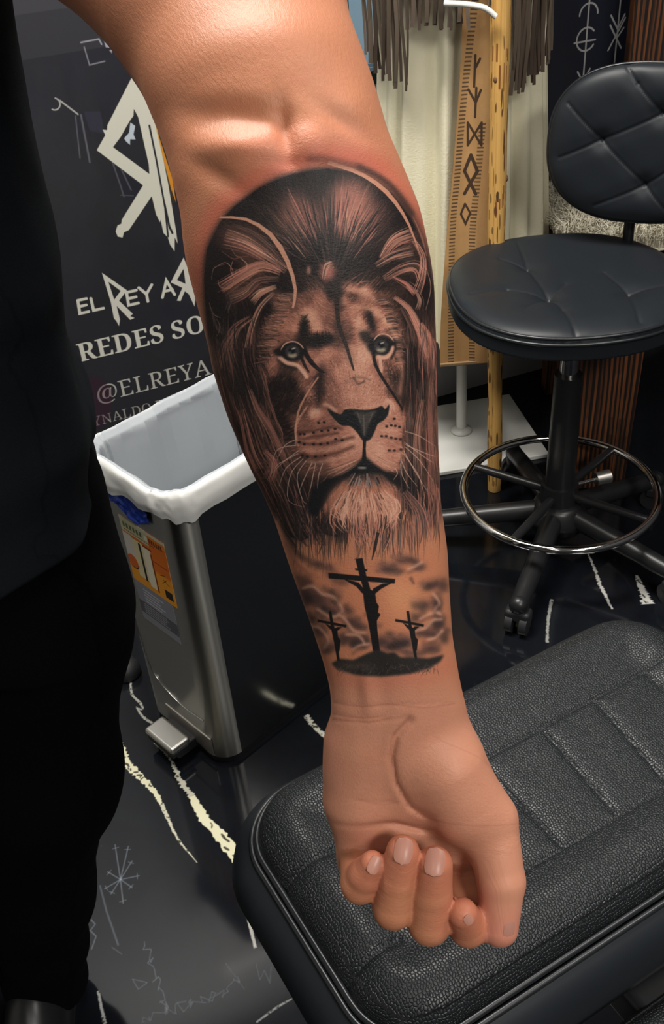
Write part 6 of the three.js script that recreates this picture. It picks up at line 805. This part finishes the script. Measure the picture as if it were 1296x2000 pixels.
{ // staff
  const t = thing('wooden_staff', 'tall peeled pine staff with burned knots leaning before the robe', 'staff');
  const tex = canvasTex(256, 2048, (c, w, h) => { c.fillStyle = '#d2a45c'; c.fillRect(0, 0, w, h); for (let i = 0; i < 900; i++) { c.globalAlpha = rr(0.06, 0.25); c.fillStyle = ['#a8742f', '#e0b56c', '#b5843a', '#8a5a24'][Math.floor(rnd() * 4)]; c.fillRect(rr(0, w), rr(-100, h), rr(1, 7), rr(30, 320)); } for (let i = 0; i < 330; i++) { const y = rr(0, h), x = rr(0, w), low = y > h * 0.6; c.globalAlpha = rr(0.45, 0.95); c.fillStyle = low ? '#3a2410' : '#4f3013'; c.beginPath(); c.ellipse(x, y, rr(2, low ? 9 : 5), rr(6, low ? 24 : 30), rr(-0.15, 0.15), 0, 7); c.fill(); } for (const y of [0.09, 0.2, 0.33, 0.47, 0.6]) { for (let i = 0; i < 26; i++) { c.globalAlpha = rr(0.3, 0.8); c.fillStyle = '#6a3514'; c.fillRect(rr(0, w), h * y + rr(-46, 46), rr(3, 8), rr(16, 60)); } } c.globalAlpha = 1; });
  const a = V(0.374, 0.001, -1.89), b = V(0.352, 1.75, -1.90), d = b.clone().sub(a), L = d.length();
  const g = new THREE.CylinderGeometry(0.0185, 0.0155, L, 28, 60); const p = g.attributes.position; for (let i = 0; i < p.count; i++) { const y = p.getY(i), an = Math.atan2(p.getZ(i), p.getX(i)), r = 1 + 0.10 * fbm(Math.cos(an), y * 6, Math.sin(an), 3) + 0.05 * Math.sin(y * 23); p.setX(i, p.getX(i) * r + 0.002 * Math.sin(y * 5)); p.setZ(i, p.getZ(i) * r); } g.computeVertexNormals(); g.translate(0, L / 2, 0); g.applyQuaternion(new THREE.Quaternion().setFromUnitVectors(V(0, 1, 0), d.normalize())); g.translate(a.x, a.y, a.z);
  const knotMat = std({ color: new THREE.Color(0.16, 0.08, 0.03), roughness: 0.7 });
  part('shaft', g, std({ map: tex, roughness: 0.6 }), t); for (const [y, an] of [[0.9, 2.2], [0.72, 0.3], [0.45, 1.2]]) { const q = new THREE.SphereGeometry(0.005, 12, 8).scale(1, 1.5, 1); part('knot', q.translate(a.x + (b.x - a.x) * y / 1.75 + Math.cos(an) * 0.014, y, a.z + (b.z - a.z) * y / 1.75 + Math.sin(an) * 0.014), knotMat, t); }
  const q = thing('bone_pendant', 'small white carved bone hanging beside the wooden staff', 'pendant');
  part('bone', tube([V(0.265, 1.028, -1.895), V(0.30, 1.026, -1.880), V(0.33, 1.020, -1.868), V(0.348, 1.006, -1.866)], 0.005, 24, 10), M.white, q); part('cord', tube([V(0.335, 1.018, -1.866), V(0.345, 1.15, -1.868), V(0.352, 1.3, -1.872)], 0.0012, 20, 6), std({ color: new THREE.Color(0.1, 0.07, 0.05), roughness: 0.9 }), q);
}
// ---------------------------------------------------------------- rune board, throne, sheepskin
{
  const t = thing('rune_board', 'dark navy board painted with pale runes on the back wall', 'board', [0.56, 0, -2.385], 18.7 * R);
  const w = 0.36, y0 = 0.36, y1 = 1.7;
  const tex = canvasTex(360, 1340, (c) => {
    c.fillStyle = '#0b1020'; c.fillRect(0, 0, 360, 1340); for (let i = 0; i < 500; i++) { c.globalAlpha = rr(0.04, 0.12); c.fillStyle = rnd() < 0.5 ? '#101a30' : '#05070e'; c.fillRect(rr(0, 360), rr(0, 1340), rr(2, 30), rr(20, 200)); } c.globalAlpha = 1;
    c.setTransform(10, 0, 0, 10, 0, 0); const Y = (y) => 170 - y; c.strokeStyle = '#a3a2a0'; c.lineWidth = 0.42; c.lineCap = 'round';
    const ln = (a) => { c.beginPath(); a.forEach(([x, y], i) => (i ? c.lineTo(x, Y(y)) : c.moveTo(x, Y(y)))); c.stroke(); }, arc = (x, y, r, a, b) => { c.beginPath(); c.arc(x, Y(y), r, a, b); c.stroke(); };
    ln([[9.4, 96], [9.2, 74]]); arc(9.4, 88, 2.3, Math.PI, 2 * Math.PI); arc(9.2, 83, 2.4, 0.6, 5.6); ln([[6.2, 82.6], [11.6, 82.6]]); ln([[9.2, 74], [7.6, 76.4]]); ln([[9.2, 74], [10.8, 76.6]]); ln([[8, 72.4], [9.2, 74], [10.6, 72.8]]);
    ln([[17.4, 98], [17.2, 77]]); ln([[15.2, 87], [17.2, 84]]); ln([[19, 86], [15.2, 79.8]]); ln([[15.2, 85], [18.6, 79.8]]); ln([[17.2, 84], [18.8, 86.8]]); ln([[17.2, 82], [18.8, 84]]);
  });
  part('panel', new THREE.BoxGeometry(w, y1 - y0, 0.02).translate(w / 2, (y0 + y1) / 2, 0), std({ map: tex, roughness: 0.6 }), t); part('edge_strip', box(0.006, y1 - y0, 0.024, -0.003, (y0 + y1) / 2, 0), M.black, t);
}
{
  const char = (s) => canvasTex(256, 1024, (c, w, h) => { seed = s; c.fillStyle = '#3a1d0c'; c.fillRect(0, 0, w, h); const lines = []; let x = 0; while (x < w) { const g = rr(11, 22); lines.push([x, g]); x += g; } for (let y = 0; y < h; y += 3) for (const [lx, g] of lines) { const o = 14 * fbm(lx * 0.013, y * 0.0035, s, 3) + 6 * Math.exp(-(((y - 620) / 120) ** 2)) * Math.sin(lx * 0.05); c.fillStyle = `rgb(${[128, 72, 34].map((q) => Math.round(q * (0.55 + 0.5 * (0.5 + fbm(lx * 0.06, y * 0.006, s + 3, 3))))).join(',')})`; c.fillRect(lx + o, y, g * 0.5, 3.2); c.fillStyle = '#120a06'; c.fillRect(lx + o + g * 0.5, y, g * 0.45, 3.2); } for (let i = 0; i < 60; i++) { c.globalAlpha = rr(0.1, 0.4); c.fillStyle = '#0a0604'; c.fillRect(rr(0, w), rr(-100, h), rr(4, 26), rr(60, 340)); } c.globalAlpha = 1; });
  const wm = [11, 23, 37].map((s) => std({ map: char(s), roughness: 0.55 })); seed = 991;
  const t = thing('burnt_wood_throne', 'charred brown plank throne behind the stool', 'chair', [0.6, 0, -2.05]);
  const plank = (n, x0, x1, y0, y1, z, th, i, lab) => { const w = x1 - x0, h = y1 - y0; const g = new RoundedBoxGeometry(w, h, th, 2, 0.005); const p = g.attributes.position; for (let k = 0; k < p.count; k++) { const yy = p.getY(k) / h; p.setX(k, p.getX(k) + 0.008 * Math.sin(yy * 5 + i)); } g.computeVertexNormals(); uvBoxN(g, w, h); g.translate((x0 + x1) / 2, (y0 + y1) / 2, z); return part(n, g, wm[i % 3], t, lab); };
  function uvBoxN(g, w, h) { const p = g.attributes.position, u = g.attributes.uv; for (let k = 0; k < p.count; k++) u.setXY(k, clamp(p.getX(k) / 0.16 + 0.5), clamp(p.getY(k) / 1.3 + 0.5)); }
  plank('front_leg', -0.07, 0.072, 0, 0.46, 0.16, 0.06, 0, 'broad charred plank leg with wavy grain'); plank('front_leg', 0.50, 0.64, 0, 0.46, 0.16, 0.06, 1);
  plank('rear_leg', -0.02, 0.09, 0, 0.46, -0.25, 0.05, 2); plank('rear_leg', 0.5, 0.62, 0, 0.46, -0.25, 0.05, 0);
  part('seat_board', rbox(0.72, 0.035, 0.42, 0.006, 0.28, 0.4775, -0.07), wm[1], t);
  for (let i = 0; i < 5; i++) plank('back_plank', 0.128 + i * 0.118, 0.24 + i * 0.118, 0.49, 1.32 + 0.05 * ((i * 7) % 3), -0.30, 0.035, i);
  plank('arm_post', 0.052, 0.088, 0.49, 0.64, -0.285, 0.04, 2);
  const sk = thing('sheepskin', 'fluffy cream sheepskin lying on the throne seat', 'rug', [0.6, 0, -2.05]);
  const hgt = (x, z) => 0.505 + 0.03 * fbm(x * 7, z * 7, 3, 3) + 0.018 * (1 - Math.pow(Math.abs(z + 0.08) / 0.22, 4));
  part('pelt', grid(24, 36, (u, v) => { const x = -0.065 + v * 0.68, z = -0.275 + u * 0.36; return [x, hgt(x, z), z]; }), std({ color: new THREE.Color(0.5, 0.47, 0.38), roughness: 0.95, side: THREE.DoubleSide }), sk);
  const pos = [], col = []; for (let i = 0; i < 16000; i++) { const x = -0.075 + rnd() * 0.7, z = -0.28 + rnd() * 0.36, y = hgt(x, z), a = rr(0, 6.28), L = rr(0.02, 0.048), lx = Math.cos(a) * L * 0.7 + 0.012 * fbm(x * 12, z * 12, 9, 2) * 4, lz = Math.sin(a) * L * 0.7, w = 0.0012, px = -Math.sin(a) * w, pz = Math.cos(a) * w, k = rr(0.55, 1); const mx = x + lx * 0.35, my = y + L * 0.7, mz = z + lz * 0.35, A = [x - px, y - 0.004, z - pz], B = [x + px, y - 0.004, z + pz], C = [mx - px * 0.8, my, mz - pz * 0.8], D = [mx + px * 0.8, my, mz + pz * 0.8], T = [x + lx, y + L * rr(0.55, 0.95), z + lz]; pos.push(...A, ...B, ...C, ...B, ...D, ...C, ...C, ...D, ...T); for (let j = 0; j < 9; j++) col.push(0.78 * k, 0.73 * k, 0.58 * k); }
  const wg = new THREE.BufferGeometry(); wg.setAttribute('position', new THREE.Float32BufferAttribute(pos, 3)); wg.setAttribute('color', new THREE.Float32BufferAttribute(col, 3)); wg.computeVertexNormals();
  const wool = part('wool', wg, std({ vertexColors: true, roughness: 0.9, side: THREE.DoubleSide }), sk); wool.userData.kind = 'stuff';
}
renderer.render(scene, camera);
